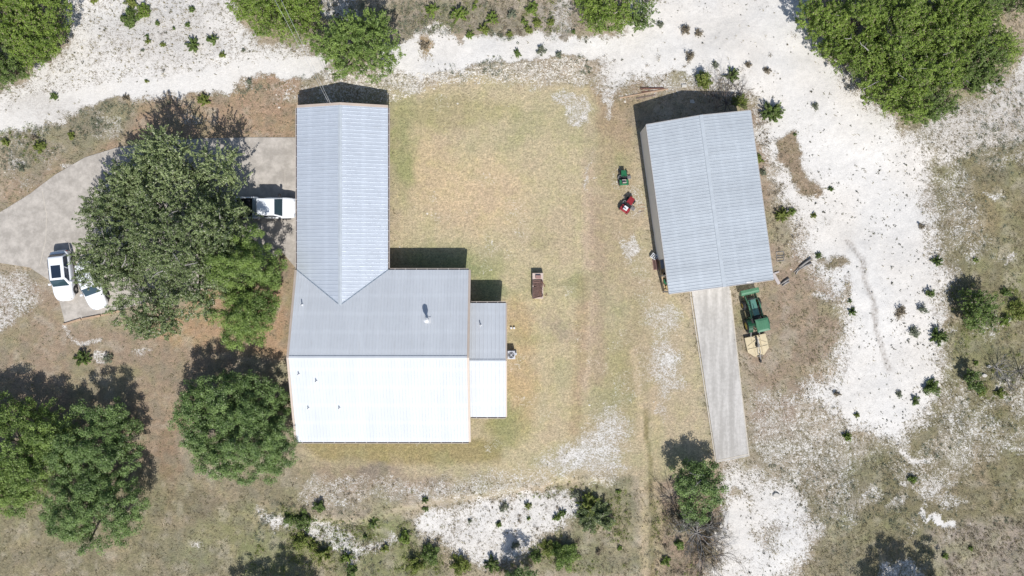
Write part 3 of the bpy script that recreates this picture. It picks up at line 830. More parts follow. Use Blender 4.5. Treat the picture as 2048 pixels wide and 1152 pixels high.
# stove pipe on the north slope
def zmain(y): return ZE + (nwm.y - y)*slope if y > rw.y else ZE + (y - swm.y)*slope
c = H(851,637,3.7); zc = zmain(c.y)
mb = MB(); mb.add([(c.x-.02, c.y-.42, zmain(c.y-.42)+.03),(c.x+.5, c.y-.42, zmain(c.y-.42)+.03),(c.x+.5, c.y+.12, zmain(c.y+.12)+.03),(c.x-.02, c.y+.12, zmain(c.y+.12)+.03),
    (c.x-.02, c.y-.42, zmain(c.y-.42)+.05),(c.x+.5, c.y-.42, zmain(c.y-.42)+.05),(c.x+.5, c.y+.12, zmain(c.y+.12)+.05),(c.x-.02, c.y+.12, zmain(c.y+.12)+.05)],
    [(0,3,2,1),(4,5,6,7),(0,1,5,4),(1,2,6,5),(2,3,7,6),(3,0,4,7)])
cx_ = c.x + .17; cy_ = c.y - .12
mb.tube([(cx_, cy_, zc), (cx_, cy_, zc+.12), (cx_, cy_, zc+.13)], [.2, .15, .12], 20)
mb.cyl((cx_, cy_, zc), (cx_, cy_, zc+.8), .105, n=20)
pipe = mb.build('chimney', M['whitemetal'], roof, smooth=False)
mb = MB(); mb.tube([(cx_, cy_, zc+.74), (cx_, cy_, zc+.76), (cx_, cy_, zc+1.0), (cx_, cy_, zc+1.08)], [.17, .23, .23, .06], 20); mb.cyl((cx_, cy_, zc+.60), (cx_, cy_, zc+.66), .16, n=20); mb.build('chimney_cap', M['whitemetal'], roof)
# plumbing vents
def vent(px, py, z, h, r, name='vent_pipe', par=None):
    c = H(px, py, z); zc = (zmain(c.y) if c.x < nem.x else (ZE + (anw.y-c.y)*(ZA-ZE)/(anw.y-arr.y)))
    mb = MB(); mb.tube([(c.x, c.y, zc), (c.x, c.y, zc+.06), (c.x, c.y, zc+.08)], [r*2.2, r*1.6, r], 12); mb.cyl((c.x, c.y, zc), (c.x, c.y, zc+h), r, n=12); mb.cyl((c.x, c.y, zc+h+.002), (c.x, c.y, zc+h+.004), r*.75, n=10, mi=1)
    mb.build(name, [M['whitemetal'], M['black']], par or roof)
vent(605,609,3.2,.38,.05); vent(598,748,4.2,.30,.05); vent(633,762,4.0,.32,.055); vent(617,816,3.3,.28,.05); vent(679,816,3.3,.28,.055); vent(961,650,2.9,.36,.05,par=aroof)

# ------------------------------------------------------------------ the metal shed
XE, XR = 2.9, 3.72
sc0 = W(1414, 405, 0)
shed_dir = (W(1402,230,XR) - W(1449,574,XR)); shed_rz = math.atan2(shed_dir.y, shed_dir.x) - PI/2
shed = thing('metal_shed', 'large tan-walled metal shed with a light grey ribbed gable roof beside the concrete strip', 'shed', sc0, shed_rz)
inv = Matrix.Rotation(-shed_rz, 3, 'Z')
def K(px, py, z): return inv @ (W(px, py, z) - sc0)
k = [K(1293,250,XE), K(1402,230,XR), K(1503,221,XE), K(1545,558,XE), K(1449,574,XR), K(1338,588,XE)]
sx0 = (k[0].x + k[5].x)/2; sx1 = (k[2].x + k[3].x)/2; sxr = (k[1].x+k[4].x)/2
sy1 = (k[0].y+k[1].y+k[2].y)/3; sy0 = (k[3].y+k[4].y+k[5].y)/3
mb = MB()
roof_plane(mb, [(sx0,sy0,XE),(sxr,sy0,XR),(sxr,sy1,XR),(sx0,sy1,XE)], (1,0), 0.285, 0.05, 0.026)
roof_plane(mb, [(sxr,sy0,XR),(sx1,sy0,XE),(sx1,sy1,XE),(sxr,sy1,XR)], (1,0), 0.285, 0.05, 0.026)
sroof = mb.build('roof', M['roof2'], shed)
ridge_cap(sroof, (sxr, sy0-.02, XR), (sxr, sy1+.04, XR), 0.16, 0.16*0.15)
M['shedtrim'] = mat('shed_trim', rgb(206,200,196), 0.5, 0.1, 0.06)
for (a_, b_, o_) in (((sx0,sy1,XE),(sxr,sy1,XR),-1), ((sxr,sy1,XR),(sx1,sy1,XE),-1), ((sx0,sy0,XE),(sxr,sy0,XR),1), ((sxr,sy0,XR),(sx1,sy0,XE),1)):
    t_ = rake(shed, a_, b_, 0.06, o_, 0.18); t_.data.materials[0] = M['shedtrim']
for X_, s_ in ((sx0, -1), (sx1, 1)):
    mb = MB(); mb.box(min(X_, X_+.05*s_), max(X_, X_+.05*s_), sy0, sy1, XE-.2, XE+.01); mb.build('eave_trim', M['shedtrim'], shed)
# walls: corrugated sheet, west wall stops short for the open bay
bay = K(1318,520,0.0).y
def corr_wall(mb, x0, y0, x1, y1, z0, z1a, z1b, step=0.3, t=0.03, out=1):
    p = Vector((x0, y0)); q = Vector((x1, y1)); L_ = (q-p).length; d = (q-p)/L_; nn = Vector((d.y, -d.x))*out
    vs = [(p.x,p.y,z0),(q.x,q.y,z0),(q.x,q.y,z1b),(p.x,p.y,z1a)]
    m_ = [(v[0]-nn.x*.08, v[1]-nn.y*.08, v[2]) for v in vs]
    mb.add(vs+m_, [(0,1,2,3),(7,6,5,4),(0,4,5,1),(1,5,6,2),(2,6,7,3),(3,7,4,0)])
    u = step/2
    while u < L_:
        a = p + d*(u-.03); b = p + d*(u+.03); zt_ = z1a + (z1b-z1a)*u/L_
        vs = [(a.x-nn.x*.002,a.y-nn.y*.002,z0),(b.x-nn.x*.002,b.y-nn.y*.002,z0),(b.x+nn.x*t,b.y+nn.y*t,z0),(a.x+nn.x*t,a.y+nn.y*t,z0)]
        vs += [(v[0], v[1], zt_-.01) for v in vs]
        mb.add(vs, [(0,3,2,1),(4,5,6,7),(0,1,5,4),(1,2,6,5),(2,3,7,6),(3,0,4,7)])
        u += step
mb = MB(); wi = 0.04
corr_wall(mb, sx0+wi, sy1-wi, sx0+wi, bay, -0.05, XE-.03, XE-.03, out=-1)
corr_wall(mb, sx1-wi, sy0+wi, sx1-wi, sy1-wi, -0.05, XE-.03, XE-.03)
corr_wall(mb, sx0+wi, sy1-wi, sxr, sy1-wi, -0.05, XE-.03, XR-.03, out=-1)
corr_wall(mb, sxr, sy1-wi, sx1-wi, sy1-wi, -0.05, XR-.03, XE-.03, out=-1)
bayx = sx0 + 2.6
corr_wall(mb, bayx, sy0+wi, bayx+1.0, sy0+wi, -0.05, XE+.28, XE+.42); corr_wall(mb, bayx+4.9, sy0+wi, sx1-wi, sy0+wi, -0.05, XE+.32, XE-.03)
corr_wall(mb, bayx, bay, bayx, sy0+wi, -0.05, XE+.32, XE+.32, out=-1); corr_wall(mb, sx0+wi, bay, bayx, bay, -0.05, XE-.03, XE+.28)
mb.box(bayx+1.0, bayx+4.9, sy0+wi, sy0+.12, 2.6, XE+.45)
mb.build('wall', M['tanwall'], shed)
mb = MB(); mb.box(sx0+wi, sx0+wi+.14, sy0+.1, sy0+.24, .1, XE-.05); mb.box(sx0+wi, sx0+wi+.14, bay-1.6, bay-1.46, .1, XE-.05); mb.build('post', M['shedtrim'], shed)
mb = MB(); mb.box(bayx+1.02, bayx+4.88, sy0+.13, sy0+.17, 0.05, 2.6)
for i_ in range(1, 8): mb.box(bayx+1.02, bayx+4.88, sy0+.115, sy0+.13, i_*.32, i_*.32+.03)
mb.build('roller_door', M['white_door'], shed)
wp = K(1298,347,1.3); mb = MB(); mb.box(sx0-.02, sx0+.05, wp.y-.45, wp.y+.45, 1.0, 1.8); wn_ = mb.build('window', M['white_door'], shed)
mb = MB(); mb.box(sx0-.03, sx0+.05, wp.y-.39, wp.y-.02, 1.06, 1.74); mb.box(sx0-.03, sx0+.05, wp.y+.02, wp.y+.39, 1.06, 1.74); mb.build('pane', M['darkglass'], wn_)
# grey side panel and timber deck of the open bay
M['deck'] = mat('deck_boards', rgb(214,190,152), 0.8, 0, 0.2, 2.5)
M['greypanel'] = mat('grey_panel', rgb(140,150,164), 0.5, 0.2, 0.15)
mb = MB(); mb.box(sx0-.12, sx0+1.0, bay-.85, bay-.06, 1.55, 1.62); mb.box(sx0-.12, sx0+1.0, bay-.06, bay-.02, 1.0, 1.64); mb.build('shelf_panel', M['greypanel'], shed)
for i_ in range(1): pass
mb = MB()
nb = 10
for i_ in range(nb):
    x_ = sx0+.06+i_*.25; mb.box(x_, x_+.235, sy0+.02, bay-.02, .26, .30)
mb.box(sx0+.06, sx0+2.5, sy0+.03, bay-.03, -.05, .258)
mb.box(sx0+.05, sx0+.14, sy0+.02, bay-.9, .30, .46)
mb.build('deck', M['deck'], shed)
SHX = (sx0, sy0, bay)
def SW_(x, y, z): return Matrix.Rotation(shed_rz, 3, 'Z') @ Vector((x, y, z)) + sc0

# ------------------------------------------------------------------ foliage and trees
def rand_unit(n, rng):
    v = rng.normal(size=(n, 3)); return v / np.linalg.norm(v, axis=1, keepdims=True)
def leaf_mesh(name, Pn, Nn, size, mats, rng, aspect=0.62, mi=None):
    n = len(Pn)
    Nn = Nn / (np.linalg.norm(Nn, axis=1, keepdims=True) + 1e-9)
    T = np.cross(Nn, rand_unit(n, rng)); T /= (np.linalg.norm(T, axis=1, keepdims=True) + 1e-9)
    Bt = np.cross(Nn, T)
    s_ = size[:, None] * 0.5
    v = np.stack([Pn - T*s_, Pn - Bt*s_*aspect, Pn + T*s_, Pn + Bt*s_*aspect], 1).reshape(-1, 3)
    me = np_mesh(name, v, np.arange(4*n).reshape(-1, 4))
    for m_ in (mats if isinstance(mats, (list, tuple)) else [mats]): me.materials.append(m_)
    if mi is not None: me.polygons.foreach_set('material_index', mi.astype(np.int32))
    return me
def in_poly(x, y, poly):
    return sdist(np.asarray(x, float), np.asarray(y, float), poly)
def link(me, name, parent=None):
    o = bpy.data.objects.new(name, me); COL.objects.link(o)
    if parent is not None: o.parent = parent
    return o

def crown_points(poly, base, top, rng, style, cover=5.0, lsize=0.17, lobe=1.25, gap=0.12):
    """poly: plan outline in metres (local). returns leaf centres, normals, sizes and the lobe centres"""
    xs = [p[0] for p in poly]; ys = [p[1] for p in poly]
    area = abs(sum(poly[i][0]*poly[(i+1)%len(poly)][1]-poly[(i+1)%len(poly)][0]*poly[i][1] for i in range(len(poly))))/2
    # lobe centres, dart throwing
    cand = np.stack([rng.uniform(min(xs), max(xs), 4000), rng.uniform(min(ys), max(ys), 4000)], 1)
    d = in_poly(cand[:, 0], cand[:, 1], poly)
    D = max(d.max(), 0.5)
    lobes = []
    for (x, y), dd in zip(cand, d):
        if dd < lobe*0.42: continue
        if all((x-l[0])**2 + (y-l[1])**2 > (lobe*0.92)**2 for l in lobes):
            lobes.append((x, y, dd))
    if not lobes:
        i = int(np.argmax(d)); lobes = [(cand[i,0], cand[i,1], d[i])]
    LB = []
    for x, y, dd in lobes:
        t = min(dd/D, 1.0)
        prof = math.sqrt(max(0.0, 1-(1-t)**2))
        if rng.random() < 0.11 and t > .2: continue
        z = base + (top-base)*(0.25 + 0.75*prof)*rng.uniform(0.5, 1.08) - lobe*0.4
        r = lobe*rng.uniform(0.72, 1.15)
        LB.append((x, y, max(z, base*0.6), min(r, dd*1.05 + lobe*0.15)))
        if t > 0.25 and (top-base) > 2.0:
            LB.append((x+rng.uniform(-.4,.4), y+rng.uniform(-.4,.4), max(z-lobe*1.2, base), r*0.9))
    LB = np.array(LB)
    # sub lobes on each lobe surface
    sub = {'oak': 0.40, 'juniper': 0.30, 'live': 0.33, 'spray': 0.36}[style]
    SC_ = []
    for x, y, z, r in LB:
        n = max(4, int(2.7*(r/sub)**2 * (1-gap)))
        u = rand_unit(n, rng); u[:, 2] = np.where(u[:, 2] < -0.25, -u[:, 2], u[:, 2])
        rr = r*rng.uniform(0.62, 1.02, (n, 1))
        c = np.array([x, y, z]) + u*rr*np.array([1, 1, 0.72])
        SC_.append(np.concatenate([c, u, np.full((n, 1), r)], 1))
    SC_ = np.concatenate(SC_)
    nl = int(area*cover/(lsize*lsize*0.31))
    per = max(3, nl // len(SC_))
    idx = np.repeat(np.arange(len(SC_)), per); n = len(idx)
    C_ = SC_[idx, :3]; U = SC_[idx, 3:6]
    if style in ('oak',):
        w = rand_unit(n, rng); w[:, 2] = np.abs(w[:, 2])*0.9 - 0.15
        Pn = C_ + w*sub*rng.uniform(0.35, 1.05, (n, 1))
        Nn = w*0.8 + np.array([0.05, -0.15, 0.6]) + rng.normal(size=(n, 3))*0.45
    else:
        # plumes: leaves lined along short branchlets pointing outward and up
        hv = rng.normal(size=(len(SC_), 3))*0.55; hv[:, 2] = np.abs(hv[:, 2])*0.6
        br = SC_[:, 3:6]*np.array([1.0, 1.0, 0.6]) + hv + np.array([0, 0, 0.25])
        br /= np.linalg.norm(br, axis=1, keepdims=True)
        ln = {'juniper': 0.55, 'live': 0.60, 'spray': 1.05}[style]
        t = rng.uniform(-0.35, 1.0, (n, 1))
        wd = {'juniper': 0.16, 'live': 0.15, 'spray': 0.10}[style]
        Pn = C_ + br[idx]*t*ln + rand_unit(n, rng)*wd*(1.15-0.75*np.clip(t, 0, 1))
        Nn = rng.normal(size=(n, 3))*0.6 + np.array([0.1, -0.2, 0.75]) + br[idx]*0.2
    sz = lsize*rng.uniform(0.55, 1.25, n)
    return Pn, Nn, sz, LB

def limbs(parent, base_pt, LB, rng, h0, r0, m, name='trunk', k=9, lean=(0, 0)):
    mb = MB()
    top = Vector(base_pt) + Vector((lean[0], lean[1], h0))
    mid = (Vector(base_pt) + top)/2 + Vector((rng.uniform(-.1,.1), rng.uniform(-.1,.1), 0))
    b = Vector(base_pt)
    mb.tube([b - Vector((0,0,.3)), b + Vector((0,0,.12)), mid, top], [r0*1.5, r0*1.15, r0*.9, r0*.8], 9)
    pick = rng.permutation(len(LB))[:k]
    for i in pick:
        e = Vector(LB[i][:3]); 
        if (e-top).length < 0.3: continue
        c1 = top.lerp(e, 0.35) + Vector((rng.uniform(-.3,.3), rng.uniform(-.3,.3), rng.uniform(-.1,.3)))
        c2 = top.lerp(e, 0.7) + Vector((rng.uniform(-.3,.3), rng.uniform(-.3,.3), rng.uniform(.0,.3)))
        mb.tube([top - Vector((0,0,.15)), c1, c2, e], [r0*.5, r0*.34, r0*.22, r0*.08], 6)
    return mb.build(name, m, parent, smooth=True)

def tree(name, label, poly, base, top, style, m, seed, group=None, cat='tree', zmap=None, cover=5.0, lsize=0.17, lobe=1.25, trunk_r=0.22, bark='bark', trunks=1, gap=0.12, twigs=0):
    """poly in photo pixels as the crown shows; placed at the crown's real height"""
    rng = np.random.default_rng(seed)
    zmap = top*0.62 if zmap is None else zmap
    pts = [W(px, py, zmap) for px, py in poly]
    cx = sum(p.x for p in pts)/len(pts); cy = sum(p.y for p in pts)/len(pts)
    g = gz(cx, cy)
    t = thing(name, label, cat, (cx, cy, g), group=group)
    lp = [(p.x-cx, p.y-cy) for p in pts]
    Pn, Nn, sz, LB = crown_points(lp, base, top, rng, style, cover, lsize, lobe, gap)
    Pn[:, 2] = np.maximum(Pn[:, 2], 0.05)
    link(leaf_mesh('crown', Pn, Nn, sz, m, rng), 'crown', t)
    for i in range(trunks):
        bp = (rng.uniform(-.5,.5)*(trunks > 1), rng.uniform(-.5,.5)*(trunks > 1), 0)
        limbs(t, bp, LB, rng, base*0.75, trunk_r, M[bark], 'trunk', k=10)
    if twigs:
        for _ in range(twigs):
            mb = MB()
            l = LB[rng.integers(len(LB))]; a = Vector(l[:3]) + Vector((rng.uniform(-.4,.4), rng.uniform(-.4,.4), l[3]*.6)); q = a
            dr = Vector((rng.uniform(-1,1), rng.uniform(-1,1), .25)).normalized()
            pts_ = [a]
            for s_ in range(3):
                q = q + dr*rng.uniform(.3,.5) + Vector((rng.uniform(-.15,.15), rng.uniform(-.15,.15), .05)); pts_.append(q)
            mb.tube(pts_, [.05,.04,.03,.012], 5)
            mb.tube([pts_[1], pts_[1]+Vector((dr.y*.4+.1, -dr.x*.4, .12))], [.02,.008], 5)
            mb.build('dead_twig', M['deadwood'], t)
    return t

def blob(cx, cy, rx, ry=None, n=14, seed=0, amp=0.16):
    ry = ry or rx; rg = random.Random(seed); ph = [rg.uniform(0, 6.28) for _ in range(4)]
    out = []
    for i in range(n):
        a = 2*PI*i/n
        k_ = 1 + amp*(math.sin(2*a+ph[0])*.5 + math.sin(3*a+ph[1])*.6 + math.sin(5*a+ph[2])*.5) + rg.uniform(-amp, amp)*.3
        out.append((cx + rx*k_*math.cos(a), cy + ry*k_*math.sin(a)))
    return out

J, JD, O_, OB, LO, SO, YG = M['juniper'], M['juniper_dark'], M['oak'], M['oak_bright'], M['liveoak'], M['sprayoak'], M['yellowgreen']
LN = 'ashe_juniper'
# --- juniper grove, upper right corner
GJ = 'junipers of the upper right grove'
grove = [
 ((1648,28,46,50), 4.4, J, 'yellow green juniper at the left edge of the upper right grove, on the frame edge'),
 ((1668,92,34,34), 3.6, J, 'small juniper on the grove rim right below the leftmost juniper of the grove'),
 ((1722,40,56,54), 5.0, J, 'second juniper from the left along the top of the grove'),
 ((1714,112,40,36), 3.8, J, 'juniper with pale bare twigs on the left rim of the grove above the dark gap'),
 ((1768,100,48,44), 4.9, J, 'juniper in the middle left of the upper right grove'),
 ((1762,170,46,42), 4.2, J, 'bright juniper on the grove rim below the dark gap'),
 ((1800,30,56,52), 5.2, J, 'tall juniper at the top centre of the upper right grove'),
 ((1828,135,54,50), 5.0, J, 'large yellow green juniper near the centre of the upper right grove'),
 ((1815,208,44,38), 3.9, J, 'juniper at the bottom tip of the upper right grove'),
 ((1868,206,46,34), 3.8, JD, 'duller green juniper right of the bottom tip of the grove'),
 ((1868,70,54,52), 5.2, J, 'juniper with whitish dead twigs right of the grove centre'),
 ((1895,140,50,44), 4.6, J, 'juniper inside the lower right half of the grove'),
 ((1888,12,50,44), 5.0, J, 'juniper on the top frame edge right of the grove centre'),
 ((1945,60,52,50), 4.8, J, 'juniper with bright green top in the right part of the grove'),
 ((1958,128,46,40), 4.2, JD, 'dark green juniper on the right part of the grove rim'),
 ((1958,164,36,26), 3.0, JD, 'low dark juniper bulging from the lower right of the grove'),
 ((2002,95,40,34), 3.8, J, 'rightmost juniper of the grove, leaning over the pale pebbles'),
 ((1962,5,40,36), 4.6, JD, 'darker juniper at the top frame edge near the right corner'),
]
for i, ((x, y, rx, ry), h, m_, lab) in enumerate(grove):
    tree('juniper_tree', lab, blob(x, y, rx*1.06, ry*1.06, 16, 100+i, .15), 1.1, h, 'juniper', m_, 300+i, GJ, cover=5.0, lsize=0.125, lobe=0.85, trunk_r=.16, twigs=(5 if i in (3,7,10,11) else 2))
tree('juniper_tree', 'dull olive juniper in the extreme top right corner of the photo', blob(2032,6,40,26,14,77), .9, 3.6, 'juniper', JD, 401, cover=4.2, lsize=.125, lobe=.8, trunk_r=.14)
# --- upper left corner
tree('juniper_tree', 'bright yellow green juniper in the top left corner of the photo', [(20,-50),(110,-40),(126,5),(132,50),(128,85),(105,112),(84,112),(50,70),(20,30)], 1.2, 5.0, 'juniper', J, 410, cover=5.2, lsize=.125, lobe=.9)
tree('juniper_tree', 'juniper on the left frame edge in the top left corner', [(-70,-60),(20,-50),(35,20),(40,70),(0,90),(-70,90)], 1.2, 5.2, 'juniper', J, 411, cover=5.0, lsize=.125, lobe=.9)
tree('juniper_tree', 'bright juniper filling the lower half of the top left corner clump', [(30,50),(75,80),(104,108),(84,135),(60,150),(35,110),(20,80)], 1.0, 4.2, 'juniper', J, 412, cover=5.2, lsize=.125, lobe=.8)
tree('juniper_tree', 'darker green juniper at the bottom of the top left corner clump, beside the white track', [(-60,70),(20,72),(50,110),(58,148),(24,172),(0,178),(-60,170)], 1.0, 4.0, 'juniper', JD, 413, cover=5.2, lsize=.125, lobe=.85)
# --- top edge
tree('juniper_tree', 'yellow green juniper on the top frame edge, left one of two left of the garage', [(452,-60),(560,-60),(570,20),(565,70),(545,82),(505,62),(478,38),(455,5)], 1.1, 4.6, 'juniper', J, 420, cover=5.0, lsize=.125, lobe=.85)
tree('juniper_tree', 'yellow green juniper on the top frame edge, touching the dark oak above the garage', [(550,-60),(640,-60),(642,0),(640,40),(628,66),(600,80),(565,78),(555,30)], 1.1, 4.4, 'juniper', J, 421, cover=5.0, lsize=.125, lobe=.85)
tree('cedar_elm', 'broad dark green tree standing above the garage gable beside the white track', [(622,92),(640,60),(672,45),(695,22),(735,18),(770,30),(792,60),(797,110),(790,142),(760,160),(715,150),(680,162),(648,150),(630,128)], 1.4, 5.0, 'live', M['oak_bright'], 422, cover=4.6, lsize=.13, lobe=.95, gap=.2)
tree('juniper_tree', 'large yellow green juniper on the top frame edge between the lawn and the white clearing', [(1145,-60),(1280,-60),(1274,0),(1262,30),(1240,62),(1212,74),(1186,70),(1172,50),(1150,10)], 1.1, 4.6, 'juniper', J, 423, cover=5.2, lsize=.125, lobe=.85)
tree('juniper_tree', 'small darker juniper at the right foot of the large top edge juniper', blob(1281,36,25,27,12,5), .5, 2.6, 'juniper', JD, 424, cover=5.0, lsize=.155, lobe=.55, trunk_r=.1)
# --- the big oaks over the driveway
tree('live_oak', 'feathery pale olive oak crown reaching over the driveway, top of the large clump', [(238,335),(285,300),(300,275),(330,258),(355,278),(385,285),(400,310),(440,300),(470,318),(500,355),(492,385),(455,395),(430,420),(380,415),(330,400),(280,400),(230,400)], 1.8, 5.6, 'spray', SO, 430, cover=4.6, lsize=.14, lobe=1.15, trunk_r=.3)
tree('live_oak', 'dark olive oak crown on the upper left of the clump, over the driveway bend', [(236,320),(290,295),(310,330),(320,400),(300,450),(230,470),(180,460),(168,430),(190,385),(225,350)], 1.8, 5.2, 'live', LO, 431, cover=4.8, lsize=.13, lobe=1.1, trunk_r=.3)
tree('live_oak', 'wide grey olive oak crown in the clump centre, between white cars and pickup', [(280,380),(440,390),(480,420),(500,470),(470,540),(440,600),(400,640),(350,620),(300,580),(270,500),(260,430)], 2.2, 7.2, 'live', LO, 432, cover=5.0, lsize=.13, lobe=1.2, trunk_r=.36, twigs=16)
tree('live_oak', 'olive oak crown hanging over the second white car', [(165,480),(190,450),(270,450),(300,520),(310,590),(290,610),(240,600),(228,596),(212,588),(176,576),(160,545),(156,520),(150,495)], 2.2, 6.0, 'live', LO, 433, cover=4.4, lsize=.13, lobe=1.05, trunk_r=.28, gap=.22, twigs=9)
tree('live_oak', 'lowest olive oak crown of the clump, just above the brown clearing', [(235,600),(290,590),(350,610),(372,640),(362,662),(320,672),(280,668),(245,650),(234,625)], 1.8, 5.2, 'live', LO, 434, cover=4.8, lsize=.13, lobe=.95)
tree('oak_tree', 'bright green oak crown on the upper right of the clump, below the white pickup', [(440,480),(470,450),(495,440),(520,452),(548,490),(570,520),(574,560),(540,590),(480,600),(430,580),(420,530)], 2.0, 6.6, 'oak', OB, 435, cover=4.8, lsize=.125, lobe=1.05, trunk_r=.28, gap=.2)
tree('oak_tree', 'deep green oak crown at the lower right of the clump beside the house', [(420,580),(480,570),(545,580),(562,610),(548,650),(530,690),(500,697),(465,690),(440,660),(418,630),(395,615)], 1.8, 5.8, 'oak', M['oak_bright'], 436, cover=5.0, lsize=.125, lobe=1.0, trunk_r=.26)
tree('live_oak', 'dark oak crown tucked between the pickup bed and the olive crown', [(440,395),(478,398),(500,425),(498,448),(470,470),(430,470),(410,430)], 2.0, 5.4, 'spray', M['sprayoak'], 437, cover=4.0, lsize=.13, lobe=.95)
# --- oak below
tree('oak_tree', 'round dense green oak beside the lower left corner of the house', [(336,828),(350,794),(370,766),(418,752),(470,748),(530,752),(568,772),(578,800),(586,850),(596,900),(580,945),(540,965),(470,972),(420,957),(378,930),(358,885),(342,858)], 1.2, 4.9, 'oak', O_, 440, cover=5.6, lsize=.13, lobe=1.15, trunk_r=.34)
# --- lower left oaks
tree('oak_tree', 'large green oak cut by the left frame edge, lower left', [(-90,800),(0,790),(60,795),(110,810),(140,850),(150,900),(130,960),(70,1010),(45,1035),(0,1038),(-90,1040)], 1.3, 4.6, 'oak', OB, 441, cover=5.2, lsize=.14, lobe=1.3, trunk_r=.38)
tree('oak_tree', 'oak with bright separate leaf masses and dark gaps, upper right of the lower left group', [(108,850),(150,800),(205,812),(258,812),(270,850),(272,890),(282,925),(262,955),(200,955),(112,945),(98,890)], 1.3, 4.7, 'oak', O_, 442, cover=4.4, lsize=.13, lobe=1.15, trunk_r=.3, gap=.3)
tree('oak_tree', 'green oak at the bottom of the lower left group', [(85,1000),(110,935),(200,940),(262,950),(280,985),(298,1025),(272,1078),(240,1092),(178,1108),(130,1085),(82,1050)], 1.2, 4.4, 'oak', O_, 443, cover=4.8, lsize=.13, lobe=1.15, trunk_r=.3, gap=.16)
# --- trees standing past the bottom edge; their shade falls into view
tree('oak_tree', 'dark oak below the bottom frame edge at left, seen mostly by its shade', blob(526,1312,88,84,16,9), 2.2, 7.2, 'oak', O_, 444, cover=5.0, lsize=.14, lobe=1.3, trunk_r=.34)
tree('oak_tree', 'oak past the bottom frame edge at lower right, seen mostly by its bluish shade', blob(1872,1268,104,62,16,19), 2.6, 6.8, 'oak', O_, 445, cover=4.0, lsize=.14, lobe=1.1, trunk_r=.3, gap=.3)
tree('oak_tree', 'small dark tree on the bottom frame edge beside the bright green bush', blob(1040,1172,34,38,12,29), .8, 3.6, 'oak', O_, 446, cover=5.0, lsize=.125, lobe=.7, trunk_r=.14)
# --- small trees at the lower right
tree('small_oak', 'small round green oak by the lower end of the concrete strip', [(1348,960),(1368,930),(1400,922),(1436,932),(1452,962),(1444,1000),(1414,1020),(1376,1020),(1350,998)], 1.0, 3.4, 'oak', O_, 450, cover=5.0, lsize=.155, lobe=.7, trunk_r=.14, twigs=3, gap=0)
tree('small_oak', 'sparse green crown between the small round oak and the dead grey tree', blob(1392,1028,28,20,12,31), .8, 2.6, 'oak', O_, 451, cover=3.0, lsize=.15, lobe=.55, trunk_r=.09, gap=.3)
tree('juniper_tree', 'dark green juniper alone in the grass near the right frame edge', [(1930,600),(1945,582),(1962,580),(1975,592),(1992,600),(2000,625),(1990,650),(1965,662),(1940,655),(1928,640),(1925,620)], .4, 2.5, 'juniper', JD, 452, cover=5.6, lsize=.155, lobe=.5, trunk_r=.13, gap=0)
tree('juniper_tree', 'small very dark juniper left of the grey brush heap near the right frame edge', [(1926,752),(1940,742),(1958,748),(1966,765),(1960,785),(1944,786),(1930,772)], .3, 1.5, 'juniper', JD, 453, cover=5.6, lsize=.15, lobe=.5, trunk_r=.09)

# --- shrubs, each its own mesh of leaves on short stems
def shrub(px, py, r, label, m, h=None, kind='star', seed=0, name='shrub', group=None, ry=None, cover=5.0):
    rng = np.random.default_rng(1000 + seed)
    R_ = r / S; RY = (ry or r) / S; h = h if h is not None else min(1.9, R_*1.15)
    g = G(px, py)
    k = max(7, int(16 + 12*R_)) if kind == 'star' else max(5, int(9 + 12*R_))
    area = PI*R_*RY; ls = 0.10 if R_ < .4 else 0.125
    n = int(max(60, area*cover/(ls*ls*0.31)))
    a0 = rng.uniform(0, 2*PI, k); el = rng.uniform(0.15, 1.35, k); el[:k//2] *= .5
    ln = rng.uniform(0.7, 1.08, k)
    dirs = np.stack([np.cos(a0)*np.cos(el), np.sin(a0)*np.cos(el), np.sin(el)], 1)*ln[:, None]
    i = rng.integers(0, k, n); t = rng.uniform(0.12, 1.0, (n, 1))**0.75
    P0 = dirs[i]*t*np.array([R_, RY, h])
    wd = (0.16 if kind == 'star' else 0.34)*R_
    P0 = P0 + rand_unit(n, rng)*wd*(1.2 - 0.8*t)*np.array([1, 1, .8])
    P0[:, 2] = np.abs(P0[:, 2])*0.95 + 0.03
    N0 = rng.normal(size=(n, 3))*0.6 + np.array([0, 0, 0.6]) + dirs[i]*.4
    me = leaf_mesh(name, P0, N0, ls*rng.uniform(.6, 1.3, n), [m, M['bark']], rng, 0.55)
    o = link(me, name); o.location = g; tag(o, label, 'shrub' if name == 'shrub' else name.replace('_', ' '), group)
    # stems joined into the same mesh
    mb = MB()
    for j in range(min(k, 8)):
        d_ = Vector(dirs[j]) * 0.8
        mb.tube([(0,0,-.08), (d_.x*R_*.5, d_.y*RY*.5, d_.z*h*.5), (d_.x*R_, d_.y*RY, d_.z*h)], [.03*max(.4,R_), .02*max(.4,R_), .006], 4)
    bmx = bmesh.new(); bmx.from_mesh(me)
    vs = [bmx.verts.new(v) for v in mb.v]
    for f in mb.f:
        fc_ = bmx.faces.new([vs[q] for q in f]); fc_.material_index = 1
    bmx.to_mesh(me); bmx.free()
    return o

